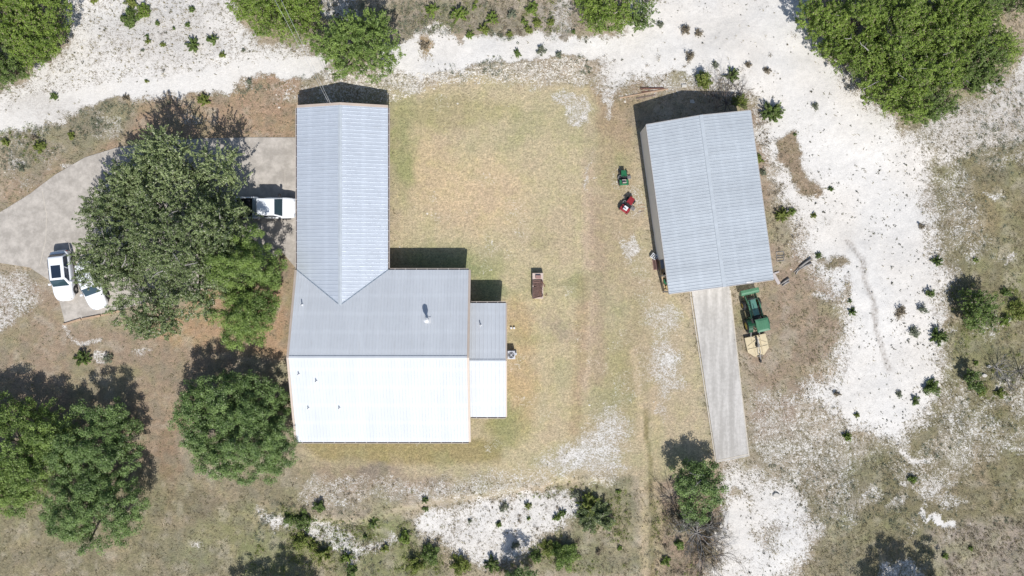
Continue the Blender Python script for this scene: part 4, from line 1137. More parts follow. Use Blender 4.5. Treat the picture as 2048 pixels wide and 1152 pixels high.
DB, SG = M['drybrush'], M['sage']
SH = [
 # x, y, r, material, kind, label
 (262,38,20,JD,'round','biggest shrub on the stony clearing top left, left half of a green clump'),
 (285,24,18,J,'round','right half of the green clump on the stony clearing top left'),
 (262,5,14,YG,'round','yellow green bush on the top frame edge above the green clump at upper left'),
 (190,0,10,YG,'round','small yellow green bush on the top frame edge next to the top left junipers'),
 (385,21,8,JD,'round','small green shrub near the top edge above the star-shaped shrub, upper left clearing'),
 (315,47,6,JD,'round','tiny green shrub right below the green clump on the upper left clearing'),
 (350,58,4,JD,'round','tiniest green dot of shrub between the green clump and the spiky shrub'),
 (377,51,6,JD,'round','tiny shrub below the small round one on the upper left clearing'),
 (296,74,5,JD,'star','tiny upper one of two stacked shrubs below the green clump, upper left'),
 (298,84,7,YG,'star','lower one of two stacked shrubs below the green clump, upper left'),
 (287,102,5,SG,'round','pale tiny shrub under the two stacked shrubs at upper left'),
 (328,92,7,YG,'star','small yellow green shrub left of the spiky dark shrub at upper left'),
 (390,92,17,JD,'star','spiky dark green shrub in the middle of the upper left clearing'),
 (428,80,13,JD,'star','green shrub up and right of the spiky dark one at upper left'),
 (449,112,8,YG,'star','small bright shrub at the right of the upper left clearing'),
 (489,103,5,SG,'round','tiny pale shrub just right of the small bright one, upper left clearing'),
 (295,163,5,YG,'star','tiny green shrub just above the white track, left'),
 (109,193,9,JD,'star','dark little shrub alone left of the white track bend'),
 (254,195,9,DB,'round','greyish dry shrub standing on the white track'),
 (501,165,8,SG,'round','grey green shrub on the white track left of the dark tree'),
 (411,202,15,YG,'star','spiky green shrub on the verge between white track and big oaks'),
 (82,295,15,YG,'star','bright green shrub on the left verge above the driveway'),
 (70,275,9,DB,'round','brown dry shrub right above the bright green shrub on the left verge'),
 (144,272,9,YG,'round','small green shrub on the brown verge right of the brown dry shrub'),
 (14,285,9,YG,'round','green bush at the left frame edge above the driveway'),
 (45,338,8,SG,'round','low green shrub on the verge near the left frame edge just above the driveway'),
 (865,22,16,J,'star','green yucca-like shrub leftmost of the row above the white track, top centre'),
 (918,30,20,J,'star','widest spiky shrub of the row above the white track, top centre'),
 (985,37,15,J,'star','spiky shrub third from the left at top centre'),
 (967,60,14,YG,'star','yellow green shrub below the third one at top centre'),
 (940,72,10,J,'star','small dark spiky shrub nearest the white track, top centre'),
 (948,14,7,J,'round','tiny green shrub above the widest spiky one at top centre'),
 (952,2,5,YG,'round','tiny bright shrub touching the top frame edge at top centre'),
 (1024,28,13,SG,'star','blue grey leafy shrub at top centre right'),
 (1062,18,15,J,'round','green shrub right of the blue grey one near the top edge'),
 (1048,44,8,J,'round','small green shrub under the blue grey one'),
 (1074,46,10,YG,'round','small yellow green shrub under the green one at top centre right'),
 (1058,60,10,YG,'round','small bright shrub close above the white track at top centre right'),
 (1102,46,9,YG,'round','lone little green shrub left of the large top edge juniper'),
 (1020,68,8,YG,'round','small yellow green tuft at the upper rim of the white track, top centre'),
 (1147,64,6,JD,'star','tiny dark shrub left under the large top edge juniper'),
 (1036,107,10,JD,'star','small star-shaped yucca growing in the white track'),
 (1083,102,12,SG,'round','grey green oval shrub on the lower rim of the white track'),
 (1117,112,9,SG,'round','small grey green shrub right of the oval one on the white track rim'),
 (849,90,12,DB,'round','brown dry brush patch on the white track just right of the dark tree'),
 (1320,50,9,SG,'round','grey shrub on the chalk right of the small top edge juniper'),
 (1370,61,12,DB,'round','tall dry brown shrub on the chalk, left of a pair under the top edge'),
 (1398,66,10,DB,'round','dry brown shrub on the chalk, right of a pair under the top edge'),
 (1376,114,12,DB,'round','dry brown upright shrub on the chalk above the shed'),
 (1407,162,20,YG,'round','tall olive shrub overlapping the shade behind the shed'),
 (1428,132,9,SG,'star','thin grey shrub between the olive and the round shrub behind the shed'),
 (1461,153,17,JD,'star','round dark green shrub standing on the chalk behind the shed ridge'),
 (1477,207,18,YG,'round','green shrub against the upper right edge of the shed roof'),
 (1540,226,26,JD,'star','large spiky dark green shrub right of the upper right corner of the shed'),
 (1494,132,8,DB,'round','small brown shrub on the chalk right of the round dark shrub'),
 (1532,144,9,DB,'round','small brown shrub on the chalk above the large spiky one'),
 (1516,318,11,YG,'round','green weeds along the right wall of the shed, upper part'),
 (1525,345,9,SG,'round','grey green weeds along the right wall of the shed, middle part'),
 (1628,214,9,SG,'round','small grey shrub alone on the chalk left of the grove tip'),
 (1589,270,4,JD,'star','tiny shrub above the brown strip in the chalk'),
 (1662,378,7,JD,'star','small dark shrub right below the brown strip in the chalk'),
 (1563,432,17,YG,'star','yellow green shrub between the shed and the chalk'),
 (1583,424,9,J,'star','little green shrub touching the yellow green one right of the shed'),
 (1627,431,7,YG,'round','tiny bright shrub on the chalk right of the shed'),
 (1636,512,8,JD,'star','small dark shrub beside the weathered logs'),
 (1872,522,12,JD,'star','dark spiky shrub on the right rim of the chalk, level with the shed eave end'),
 (1844,452,8,DB,'round','brown low shrub on the chalk right of centre'),
 (1856,586,10,JD,'round','dark upright shrub on the chalk rim below the spiky one'),
 (1702,622,10,JD,'star','small green shrub left of the groove in the chalk'),
 (1697,602,5,JD,'star','tiny shrub directly above the small green one left of the groove'),
 (1797,622,13,DB,'round','brown grey brush on the chalk right of the groove'),
 (1826,665,14,SG,'round','grey rounded shrub on the chalk right of the groove'),
 (1842,618,11,SG,'round','pale grey shrub between the brown brush and the dark upright shrub'),
 (1873,672,20,JD,'star','spiky dark shrub on the chalk rim, biggest on the right'),
 (1862,776,19,JD,'round','dense shrub with a dark shaded left side at the lower right rim of the chalk'),
 (1829,800,11,JD,'star','small green shrub lower left of the dense dark-sided shrub'),
 (1798,788,9,SG,'round','grey little shrub at the bottom end of the groove'),
 (1713,830,7,YG,'star','tiny shrub in the lower part of the chalk'),
 (1694,874,11,J,'star','green shrub at the lower tip of the chalk'),
 (1674,787,8,DB,'round','small dry shrub near the lower left rim of the chalk'),
 (1950,520,6,J,'round','tiny green dot of shrub in the right grassland above the lone juniper'),
 (2012,585,11,JD,'round','dark shrub right of the lone juniper'),
 (2035,620,22,YG,'round','yellow green bush at the right frame edge beside the lone juniper'),
 (2010,640,13,J,'round','low green spread at the right foot of the lone juniper'),
 (1950,726,6,J,'round','tiny green shrub above the very dark juniper near the right edge'),
 (1962,782,12,YG,'round','green weeds at the right foot of the very dark juniper'),
 (1998,785,12,YG,'round','bright weeds under the grey brush heap'),
 (1826,958,10,J,'round','small green tuft in the lower right grassland among white patches'),
 (1890,1112,8,J,'round','small green tuft near the bottom right shade'),
 (1942,1097,6,J,'star','tiny green plant among the pinkish dry grass at lower right'),
 (168,715,20,JD,'star','spiky dark green shrub in the brown clearing above the lower left oaks'),
 (218,716,12,SG,'round','low grey shrub beside the spiky one in the brown clearing'),
 (850,1000,8,JD,'star','upper of two tiny dark shrubs at the left end of the bottom white clearing'),
 (850,1019,8,JD,'star','lower of two tiny dark shrubs at the left end of the bottom white clearing'),
 (744,1046,13,JD,'star','dark upright shrub in the green grass below the house'),
 (729,1076,6,JD,'star','tiny dark shrub under the upright one below the house'),
 (578,1038,17,JD,'round','left mass of the mesquite thicket below the round oak'),
 (610,1040,24,JD,'round','right mass of the mesquite thicket below the round oak'),
 (640,1012,14,JD,'round','thin shrub above the right end of the mesquite thicket'),
 (600,1082,20,YG,'round','olive shrub under the mesquite thicket'),
 (622,1095,13,YG,'round','bright leafy patch right of the olive shrub, bottom left of centre'),
 (645,1108,21,YG,'star','grassy yellow green shrub on the left end of the bottom white strip'),
 (693,1118,15,J,'star','bright spiky shrub with a dark shadow on the bottom white strip'),
 (808,1078,15,J,'round','green grassy shrub between the two bottom white clearings, upper'),
 (767,1100,10,YG,'round','yellow green tuft in the bottom white strip'),
 (862,1112,24,JD,'round','olive shrub between the two bottom white clearings, lower'),
 (828,1130,20,YG,'round','olive shrub on the bottom frame edge between the white clearings'),
 (998,1053,8,J,'star','small bright shrub in the middle of the bottom white clearing'),
 (1008,1018,12,SG,'round','pale grey shrub at the top of the bottom white clearing'),
 (1056,1015,9,YG,'star','small yellow green shrub at the top right of the bottom white clearing'),
 (1058,1041,5,J,'star','tiny shrub under the small yellow green one in the bottom white clearing'),
 (940,1046,6,SG,'round','tiny grey shrub left in the bottom white clearing'),
 (1115,1038,10,J,'star','left one of a green pair at the right end of the bottom white clearing'),
 (1126,1029,9,JD,'star','right one of a green pair at the right end of the bottom white clearing'),
 (1156,994,13,SG,'round','grey olive shrub on the bank at the upper right of the bottom white clearing'),
 (920,1132,22,YG,'round','green shrub on the bottom frame edge, left under the bottom white clearing'),
 (984,1132,20,JD,'star','dark topped shrub on the bottom frame edge under the bottom white clearing'),
 (700,1146,16,JD,'round','dark shrub on the bottom frame edge under the bottom white strip'),
 (1030,1096,10,SG,'round','grey tuft low in the bottom white clearing'),
 (1188,1034,42,M['liveoak'],'star','wide brownish mesquite bush left of the wheel tracks'),
 (1176,1010,26,YG,'star','olive upper left part of the mesquite bush by the wheel tracks'),
 (1129,1112,32,OB,'round','bright green dense bush near the bottom edge left of the wheel tracks'),
 (1098,1100,20,YG,'round','loose yellow green bush on the left of the bright green bush'),
 (1072,1118,15,JD,'round','dull green low bush left of the loose yellow green bush'),
 (1238,984,7,J,'round','tiny bright shrub on the bank near the wheel tracks'),
 (1239,1097,6,J,'round','tiny dark green shrub left of the wheel tracks, lower'),
 (1198,1108,7,DB,'round','tiny dead brown shrub right of the bright green bush'),
 (1331,1120,12,J,'round','small green shrub right of the wheel tracks near the bottom'),
 (1329,1092,5,DB,'round','tiny brown shrub right of the wheel tracks'),
 (1358,1086,12,OB,'round','dark leafy shrub under the dead grey tree'),
 (1374,1040,30,SG,'star','grey green scrub between the small oak crown and the dead grey tree'),
 (1418,1052,24,DB,'star','dry scrub at the chalk edge right of the dead grey tree'),
 (1350,1040,20,DB,'round','dry scrub on the left of the dead grey tree'),
 (1405,1095,26,DB,'star','dry scrub under the dead grey tree, beside the lower chalk patch'),
 (1030,706,0,None,'',''),
]
gi = 0
for i, (x, y, r, m_, kd, lab) in enumerate(SH):
    if m_ is None: continue
    hh = None
    if r == 42: hh = 1.6
    if r == 32: hh = 2.2
    if 'tall' in lab or 'upright' in lab: hh = max(.5, 1.7*r/S)
    grp = 'scattered shrubs on the wild ground' 
    shrub(x, y, r, lab, m_, hh, kd, i, group=grp, cover=(2.2 if m_ in (DB, SG) else 5.0))

# --- bare and dead wood
def branching(mb, p, d, ln, r, depth, rg, spread=0.7, up=0.1):
    q = p; pts = [p]; n = 4
    for i in range(n):
        d = (d + Vector((rg.uniform(-.28,.28), rg.uniform(-.28,.28), rg.uniform(-.15,.2)+up*0.3))).normalized()
        q = q + d*ln/n; q.z = max(q.z, .04); pts.append(q.copy())
    mb.tube(pts, [r*(1-.14*i) for i in range(n+1)], 5 if depth > 1 else 4)
    if depth > 0:
        for i in range(rg.choice((2, 3, 3))):
            k_ = rg.choice((2, 3, 4))
            a = rg.uniform(-spread, spread); c_, s_ = math.cos(a), math.sin(a)
            d2 = Vector((d.x*c_ - d.y*s_, d.x*s_ + d.y*c_, d.z + rg.uniform(-.1,.25))).normalized()
            branching(mb, pts[k_].copy(), d2, ln*rg.uniform(.55,.8), r*.55, depth-1, rg, spread, up)
def dead_tree(px, py, label, cat, name, m, dirs, ln, r, depth, seed, up=.1, h=.6, z0=0):
    rg = random.Random(seed); g = G(px, py)
    mb = MB(); mb.tube([(0,0,-.2),(0,0,h*.5),(0.05,0.03,h)], [r*1.4, r*1.15, r], 7)
    for a in dirs:
        a = math.radians(a + rg.uniform(-8, 8))
        branching(mb, Vector((0,0,h*rg.uniform(.5,1))), Vector((math.cos(a), math.sin(a), rg.uniform(.15,.6))).normalized(), ln*rg.uniform(.7,1.1), r*.6, depth, rg, .75, up)
    o = mb.build(name, m); o.location = g; tag(o, label, cat)
    return o
dead_tree(1391,1062, 'dead grey tree with pale curled limbs right of the wheel tracks', 'dead tree', 'dead_tree', M['deadwood'], [0,20,50,75,110,130,150,170,195,215,235,-95,-70,-40,-20], 2.0, .09, 4, 3)
dead_tree(1404,1110, 'dark leafless branch fan on the chalk below the dead grey tree', 'dead tree', 'dead_tree', M['darkwood'], [-5,10,-60,-100,-120], 1.9, .07, 4, 5)
dead_tree(1345,1003, 'bare brown leafless shrub left of the small round green oak', 'dead shrub', 'dead_shrub', M['darkwood'], [60,95,125,150,180,210,240], 1.3, .05, 4, 7)
dead_tree(1420,1068, 'thin bare brush on the chalk edge right of the dead grey tree', 'dead shrub', 'dead_shrub', M['darkwood'], [-30,0,30,60,-60], 1.3, .03, 4, 9)
dead_tree(1370,1048, 'fine grey twiggy brush between small oak and dead tree', 'dead shrub', 'dead_shrub', M['deadwood'], [0,40,90,130,180,220,270,320], 1.2, .04, 4, 11)
dead_tree(1425,1130, 'grey twiggy brush at the bottom edge beside the wheel tracks', 'dead shrub', 'dead_shrub', M['deadwood'], [0,60,120,180,240,300], 1.1, .03, 4, 12)
dead_tree(1993,738, 'heap of pale grey dead branches near the right frame edge', 'brush pile', 'brush_pile', M['deadwood'], [0,30,60,120,150,180,210,260,300,330], .85, .07, 4, 13, h=.35)
dead_tree(2012,762, 'finer grey dead brush under the pale branch heap near the right edge', 'brush pile', 'brush_pile', M['deadwood'], [230,250,270,290,310,90], .7, .04, 4, 14, h=.3)
dead_tree(2040,745, 'dark dead thicket touching the right frame edge', 'brush pile', 'brush_pile', M['darkwood'], list(range(0,360,30)), .8, .05, 4, 15, h=.3)
dead_tree(1450,207, 'tangled bare branches lying in the shade behind the shed', 'brush pile', 'brush_pile', M['darkwood'], list(range(0,360,30)), 1.5, .06, 4, 16, h=.4)
dead_tree(1478,188, 'dry brown twigs at the corner of the shade behind the shed', 'brush pile', 'brush_pile', M['darkwood'], list(range(0,360,40)), .9, .03, 4, 17, h=.3)
dead_tree(1425,193, 'smaller bare tangle left in the shade behind the shed', 'brush pile', 'brush_pile', M['darkwood'], list(range(0,360,40)), 1.0, .04, 4, 18, h=.3)
# --- weathered logs, planks, small frame
def log_bundle(name, label, cat, segs, m):
    c = G(*segs[0][0]); mb = MB(); rg = random.Random(len(label))
    for (a, b, r) in segs:
        p = G(*a) - c; q = G(*b) - c; p.z = gz((a[0]-1024)/S, (576-a[1])/S) - c.z + r; q.z = gz((b[0]-1024)/S, (576-b[1])/S) - c.z + r
        mid = p.lerp(q, .5) + Vector((rg.uniform(-.06,.06), rg.uniform(-.06,.06), .02))
        mb.tube([p, mid, q], [r, r*.9, r*.5], 7)
    o = mb.build(name, m, smooth=True); o.location = c; return tag(o, label, cat)
log_bundle('fallen_log', 'weathered grey forked branch lying on the dirt right of the shed', 'log', [((1621,517),(1597,535),.12),((1622,526),(1600,538),.10),((1600,537),(1591,549),.07),((1612,528),(1594,540),.06),((1596,535),(1587,545),.05)], M['deadwood'])
log_bundle('fallen_log', 'short split log pair lying by the lower right corner of the shed', 'log', [((1577,557),(1560,569),.11),((1577,563),(1564,572),.10)], M['deadwood'])
M['lumber'] = mat('weathered_lumber', rgb(206,176,146), 0.85, 0, 0.2, 2.0); M['rust'] = mat('rusty_iron', (0.17,0.085,0.06,1), 0.85, 0.1, 0.45, 5.0, 0.4); M['oldlumber'] = mat('old_grey_lumber', rgb(150,130,118), 0.9, 0, 0.3, 2.0)
def plank(name, label, cat, a, b, w, h, m, z=0.0):
    p = G(*a); q = G(*b); c = (p+q)/2; mb = MB(); p = p-c; q = q-c
    mb.beam(p + Vector((0,0,h/2+z)), q + Vector((0,0,h/2+z)), w, h)
    o = mb.build(name, m, bevel=.006); o.location = c; return tag(o, label, cat)
plank('plank', 'long tan board lying behind the shed, longest of the loose boards', 'board', (1239,196), (1336,178), .13, .06, M['lumber'])
plank('steel_beam', 'rust brown beam lying above the long tan board behind the shed', 'beam', (1281,177), (1328,177), .12, .14, M['rust'])
plank('plank', 'short grey board lying under the long tan board behind the shed', 'board', (1273,197), (1311,190), .12, .05, M['oldlumber'])
plank('plank', 'thin brown board lying in the dirt beneath the rust brown beam', 'board', (1283,184), (1322,180), .09, .04, M['rust'])
GT = 'edging timbers below the parked white cars'
plank('edging_timber', 'left end timber of the edging below the parked white cars', 'timber', (128,649), (163,638), .17, .16, M['lumber']).__setitem__('group', GT)
plank('edging_timber', 'middle timber of the edging below the parked white cars', 'timber', (165,638), (202,631), .17, .16, M['lumber']).__setitem__('group', GT)
plank('edging_timber', 'right end timber of the edging, running under the olive oak', 'timber', (204,631), (247,620), .17, .16, M['lumber']).__setitem__('group', GT)
plank('short_board', 'upper one of three pale scrap boards between the red mower and the shed', 'board', (1276,411), (1289,409), .07, .03, M['lumber'])
plank('short_board', 'middle one of three pale scrap boards between the red mower and the shed', 'board', (1279,417), (1290,418), .08, .03, M['lumber'])
plank('short_board', 'lowest of three pale scrap boards between the red mower and the shed', 'board', (1275,425), (1288,422), .06, .03, M['oldlumber'])
fr = G(1559,514); t = thing('scrap_rack', 'small dark rectangular rack lying on the dirt right of the shed', 'rack', fr)
mb = MB()
for (a, b) in (((-.35,.45),(.38,.52)), ((-.35,.45),(-.3,.1)), ((.38,.52),(.38,.12)), ((-.3,.1),(.38,.12)), ((-.27,-.42),(.4,-.35)), ((-.3,.1),(-.27,-.42)), ((.38,.12),(.40,-.35)), ((-.3,-.12),(.38,-.1))):
    mb.beam((a[0],a[1],.05), (b[0],b[1],.05), .045, .05)
mb.build('bar', M['deadwood'], t)
for i_, (x, y, a_, w_, l_, lab) in enumerate([(1550,546,20,.45,.16,'upper white block of the scrap heap at the lower right shed corner'), (1556,544,35,.16,.14,'small white lump right of the upper white block, lower right shed corner'), (1552,558,-60,1.1,.3,'long pale slab of the scrap heap at the lower right shed corner')]):
    mb = MB(); mb.box(-w_/2, w_/2, -l_/2, l_/2, 0, .12); o = mb.build('concrete_rubble', mat('rubble_%d' % i_, rgb(214,204,200), .9, 0, .2, 5), bevel=.03); o.location = G(x, y); o.rotation_euler.z = math.radians(a_); tag(o, lab, 'rubble')
mb = MB(); mb.box(-.2,.2,-.16,.16,0,.09); mb.box(-.05,.22,-.2,.0,.09,.14); o = mb.build('pale_rock', mat('pale_rock', rgb(226,220,210), .9, 0, .15, 5), bevel=.04); o.location = G(1384,203); tag(o, 'white rock lying in the shade behind the shed', 'rock')
mb = MB(); mb.box(-.24,.24,-.15,.15,0,.14); o = mb.build('pale_rock', bpy.data.materials['pale_rock'], bevel=.05); o.location = G(1368,172); tag(o, 'white rock on the dirt above the shade behind the shed', 'rock')
for (x, y, r, lab) in ((1551,990,9,'pale pink flat rock on the grass at the top of the lower chalk patch'), (1968,751,6,'white rock at the left foot of the pale branch heap'), (1977,733,5,'small white rock caught in the pale branch heap'), (2017,639,8,'white rock at the right foot of the lone juniper'), (1276,507,0,'')):
    if r:
        mb = MB(); rg = random.Random(x); n = 7
        ps = [(math.cos(2*PI*i/n)*r/S*rg.uniform(.7,1.1), math.sin(2*PI*i/n)*r/S*rg.uniform(.5,.8)) for i in range(n)]
        mb.poly_slab(ps, -.05, .16); o = mb.build('pale_rock', bpy.data.materials['pale_rock'], bevel=.05); o.location = G(x, y); tag(o, lab, 'rock')

# --- stuff: grass, weeds and pebbles nobody could count
def lookup(arr, x, y):
    i = np.clip(np.searchsorted(gx, x), 0, len(gx)-1); j = np.clip(np.searchsorted(gy, y), 0, len(gy)-1)
    return arr[j, i]
FOOT = [[(x, y) for x, y in DR], SL, [(590,210),(780,210),(780,540),(940,540),(940,605),(1014,605),(1014,836),(936,836),(936,886),(592,886),(577,716)], [(1283,265),(1482,238),(1524,562),(1325,590)]]
def free(x, y):
    px = x*S+1024; py = 576-y*S; ok = np.ones(len(x), bool)
    for poly in FOOT: ok &= sdist(px, py, poly) < 0
    return ok
rng = np.random.default_rng(55)
# dry grass clumps on the wild ground
n = 150000
x = rng.uniform(-51, 51, n); y = rng.uniform(-30, 30, n)
wv = lookup(wild, x, y); cv = lookup(cal, x, y); px = x*S+1024; py = 576-y*S
dens = wv * np.clip(1.1 - cv*1.6, 0.02, 1) * (0.35 + 0.65*smooth(.4, .62, fbm(x, y, 1.1, 88, 3)))
dens *= np.where(px > 1600, 1.0, 0.55) * np.where((px < 640) & (py > 540) & (py < 980), .25, 1)
dens = np.maximum(dens, 0.9*np.clip(1-np.abs(cv-.55)/.3, 0, 1)*wv*.5)
keep = (rng.random(n) < dens*0.8) & free(x, y)
x = x[keep]; y = y[keep]; n = len(x)
bl = 3
ix = np.repeat(np.arange(n), bl); m_ = len(ix)
z = height(x, y)
bx = x[ix] + rng.normal(size=m_)*.05; by = y[ix] + rng.normal(size=m_)*.05; bz = z[ix] - .01
ang = rng.uniform(0, 2*PI, m_)*.5 + (0.9 + 1.3*fbm(x, y, .12, 91, 2)[ix]*2); Lb = rng.uniform(.10, .30, m_); hb_ = rng.uniform(.05, .20, m_); wb = rng.uniform(.018, .04, m_)
ca, sa = np.cos(ang), np.sin(ang)
v = np.stack([np.stack([bx - sa*wb, by + ca*wb, bz], 1), np.stack([bx + sa*wb, by - ca*wb, bz], 1), np.stack([bx + ca*Lb, by + sa*Lb, bz + hb_], 1)], 1).reshape(-1, 3)
me = np_mesh('grass', v, np.arange(3*m_).reshape(-1, 3), 3); me.materials.append(M['straw'])
o = link(me, 'grass'); tag(o, 'dry straw coloured grass tufts over the wild ground', 'grass', kind='stuff')
# dark little weeds on the bare chalk
n = 60000
x = rng.uniform(-51, 51, n); y = rng.uniform(-30, 30, n); cv = lookup(cal, x, y)
px = x*S+1024; py = 576-y*S
dens = np.clip((cv-.35)*2.2, 0, 1)*(0.12 + .88*smooth(.44, .66, fbm(x, y, .35, 93, 3)))
dens *= 1 - .9*(1-smooth(16, 30, ldist(px, py, [(0,248),(70,225),(130,200),(250,182),(400,165),(520,140),(640,125)])))
dens *= 1 - .9*(1-smooth(14, 26, ldist(px, py, [(780,115),(950,100),(1100,86),(1270,100)])))
dens *= np.where(sdist(px, py, [(1240,0),(1600,0),(1660,110),(1740,240),(1760,330),(1640,300),(1520,160),(1400,140),(1260,150)]) > 0, .35, 1)
keep = (rng.random(n) < dens*.34) & free(x, y)
x = x[keep]; y = y[keep]; n = len(x); z = height(x, y); rr = rng.gamma(2.2, .020, n) + .03
q = 9; ix = np.repeat(np.arange(n), q); u = rand_unit(n*q, rng); u[:, 2] = np.abs(u[:, 2])*.8
Pn = np.stack([x, y, z], 1)[ix] + u*rr[ix][:, None]*rng.uniform(.3, 1.1, (n*q, 1))
me = leaf_mesh('weeds', Pn, rng.normal(size=(n*q, 3))*.6 + np.array([0,0,.5]), rr[ix]*rng.uniform(.7,1.5,n*q)*.8, M['weed'], rng, .6)
o = link(me, 'weeds'); tag(o, 'tiny dark weeds dotted over the bare white chalk', 'weeds', kind='stuff')
# low weeds and brush that cover the verges and banks
def weed_cover(zones, m_, name, label, seed, hmax=.28):
    rg = np.random.default_rng(seed); Ps = []; Ss = []
    for poly, dn in zones:
        xs = [p[0] for p in poly]; ys = [p[1] for p in poly]
        A = (max(xs)-min(xs))*(max(ys)-min(ys))/S/S; k_ = int(A*dn*4)
        qx = rg.uniform(min(xs), max(xs), k_); qy = rg.uniform(min(ys), max(ys), k_)
        X = (qx-1024)/S; Y = (576-qy)/S
        ok = (sdist(qx, qy, poly) > 0) & (rg.random(k_) < smooth(.36, .62, fbm(X, Y, .45, seed, 3))) & free(X, Y)
        X = X[ok]; Y = Y[ok]; r_ = rg.uniform(.10, .42, len(X))
        per = 34; ix_ = np.repeat(np.arange(len(X)), per)
        u_ = rand_unit(len(ix_), rg); u_[:, 2] = np.abs(u_[:, 2])
        pz = height(X, Y)
        Ps.append(np.stack([X, Y, pz], 1)[ix_] + u_*np.stack([r_, r_, np.minimum(r_, hmax)], 1)[ix_]*rg.uniform(.2, 1.15, (len(ix_), 1)))
    Pn = np.concatenate(Ps); nn_ = len(Pn)
    me = leaf_mesh(name, Pn, rg.normal(size=(nn_, 3))*.6 + np.array([0, 0, .6]), rg.uniform(.05, .12, nn_), m_, rg, .5)
    tag(link(me, name), label, 'weeds', kind='stuff')
weed_cover([([(0,275),(100,245),(200,205),(280,208),(260,240),(150,290),(60,335),(0,345)], 2.2), ([(300,205),(420,190),(560,160),(640,150),(640,160),(560,172),(440,215),(320,222)], 1.6),
  ([(640,0),(1150,0),(1180,80),(1050,88),(900,70),(820,70),(790,60)], 1.6), ([(880,115),(1180,105),(1190,150),(900,165)], 1.0), ([(500,990),(640,1020),(830,1040),(840,1152),(520,1152)], 1.2),
  ([(1860,280),(2048,260),(2048,1060),(1700,1080),(1780,900),(1890,760)], .30), ([(1540,930),(1880,900),(1880,1152),(1620,1152),(1640,1060)], .45), ([(1780,240),(2048,180),(2048,300),(1900,340)], .8)], M['sage'], 'low_weeds', 'low grey green weeds on the verges and rough ground', 71)
weed_cover([([(560,1010),(700,1040),(820,1030),(850,1152),(480,1152)], 1.3), ([(820,1100),(1000,1140),(1120,1060),(1180,1000),(1260,980),(1270,1152),(820,1152)], 1.5), ([(1020,975),(1200,960),(1200,1000),(1040,1000)], 1.0),
  ([(1300,1000),(1450,1000),(1440,1152),(1310,1152)], .9), ([(1900,560),(2048,560),(2048,800),(1910,800)], .8), ([(830,0),(1120,0),(1120,70),(830,60)], .7), ([(0,260),(100,240),(110,320),(0,350)], .8)], M['yellowgreen'], 'green_weeds', 'low olive green weeds on the banks and in the brush', 72)
weed_cover([([(1180,110),(1500,120),(1600,60),(1500,200),(1300,170),(1200,170)], .22), ([(1300,980),(1450,1000),(1440,1152),(1310,1152)], 1.2), ([(640,0),(1150,0),(1180,80),(900,70),(800,60)], .8), ([(1510,210),(1600,330),(1600,520),(1550,520)], .8), ([(560,960),(1000,960),(1240,970),(1260,1152),(560,1152)], .35), ([(1880,1060),(2048,1040),(2048,1152),(1900,1152)], 1.4)], M['drybrush'], 'dry_weeds', 'low dry brown weeds on the rough ground', 73)
# pebbles and chunks of limestone
n = 9000
x = rng.uniform(-51, 51, n); y = rng.uniform(-30, 30, n); cv = lookup(cal, x, y); px = x*S+1024; py = 576-y*S
dens = np.where(cv > .75, .06, np.clip(cv*1.3, .0, .6)) * (.25 + .75*smooth(.4,.6,fbm(x, y, .5, 96, 3)))
dens = np.maximum(dens, .9*(sdist(px, py, [(640,150),(790,150),(900,140),(1190,110),(1190,170),(900,170),(790,205),(600,215)]) > 0))
dens = np.maximum(dens, .010)
xe = rng.uniform(-18, 7, 5200); ye = rng.uniform(17.5, 22, 5200); pxe = xe*S+1024; pye = 576-ye*S
ke = (sdist(pxe, pye, [(640,150),(790,150),(900,140),(1190,112),(1190,165),(900,168),(800,200),(600,215)]) > 0)
keep = (rng.random(n) < dens) & free(x, y)
x = np.concatenate([x[keep], xe[ke]]); y = np.concatenate([y[keep], ye[ke]]); n = len(x)
z = height(x, y); rr = np.clip(rng.gamma(2.0, .022, n) + .02, .02, .15)
base = np.array([[1,0,0],[.3,.9,0],[-.8,.6,0],[-.8,-.6,0],[.3,-.9,0],[.1,.1,.8]])
a = rng.uniform(0, 2*PI, n); c_, s_ = np.cos(a), np.sin(a)
vb = base[None]*rng.uniform(.7, 1.25, (n, 6, 1))
vx = vb[..., 0]*c_[:, None] - vb[..., 1]*s_[:, None]; vy = vb[..., 0]*s_[:, None] + vb[..., 1]*c_[:, None]
v = np.stack([x[:, None]+vx*rr[:, None], y[:, None]+vy*rr[:, None]*.8, z[:, None]-.01+vb[..., 2]*rr[:, None]], -1).reshape(-1, 3)
tri = np.array([[0,1,5],[1,2,5],[2,3,5],[3,4,5],[4,0,5]])
me = np_mesh('pebbles', v, (np.arange(n)[:, None, None]*6 + tri[None]).reshape(-1, 3), 3); me.materials.append(mat('limestone_chunk', rgb(236,228,214), .95, 0, .2, 3.0))
o = link(me, 'pebbles'); tag(o, 'pale limestone pebbles and chunks scattered on the ground', 'pebbles', kind='stuff')

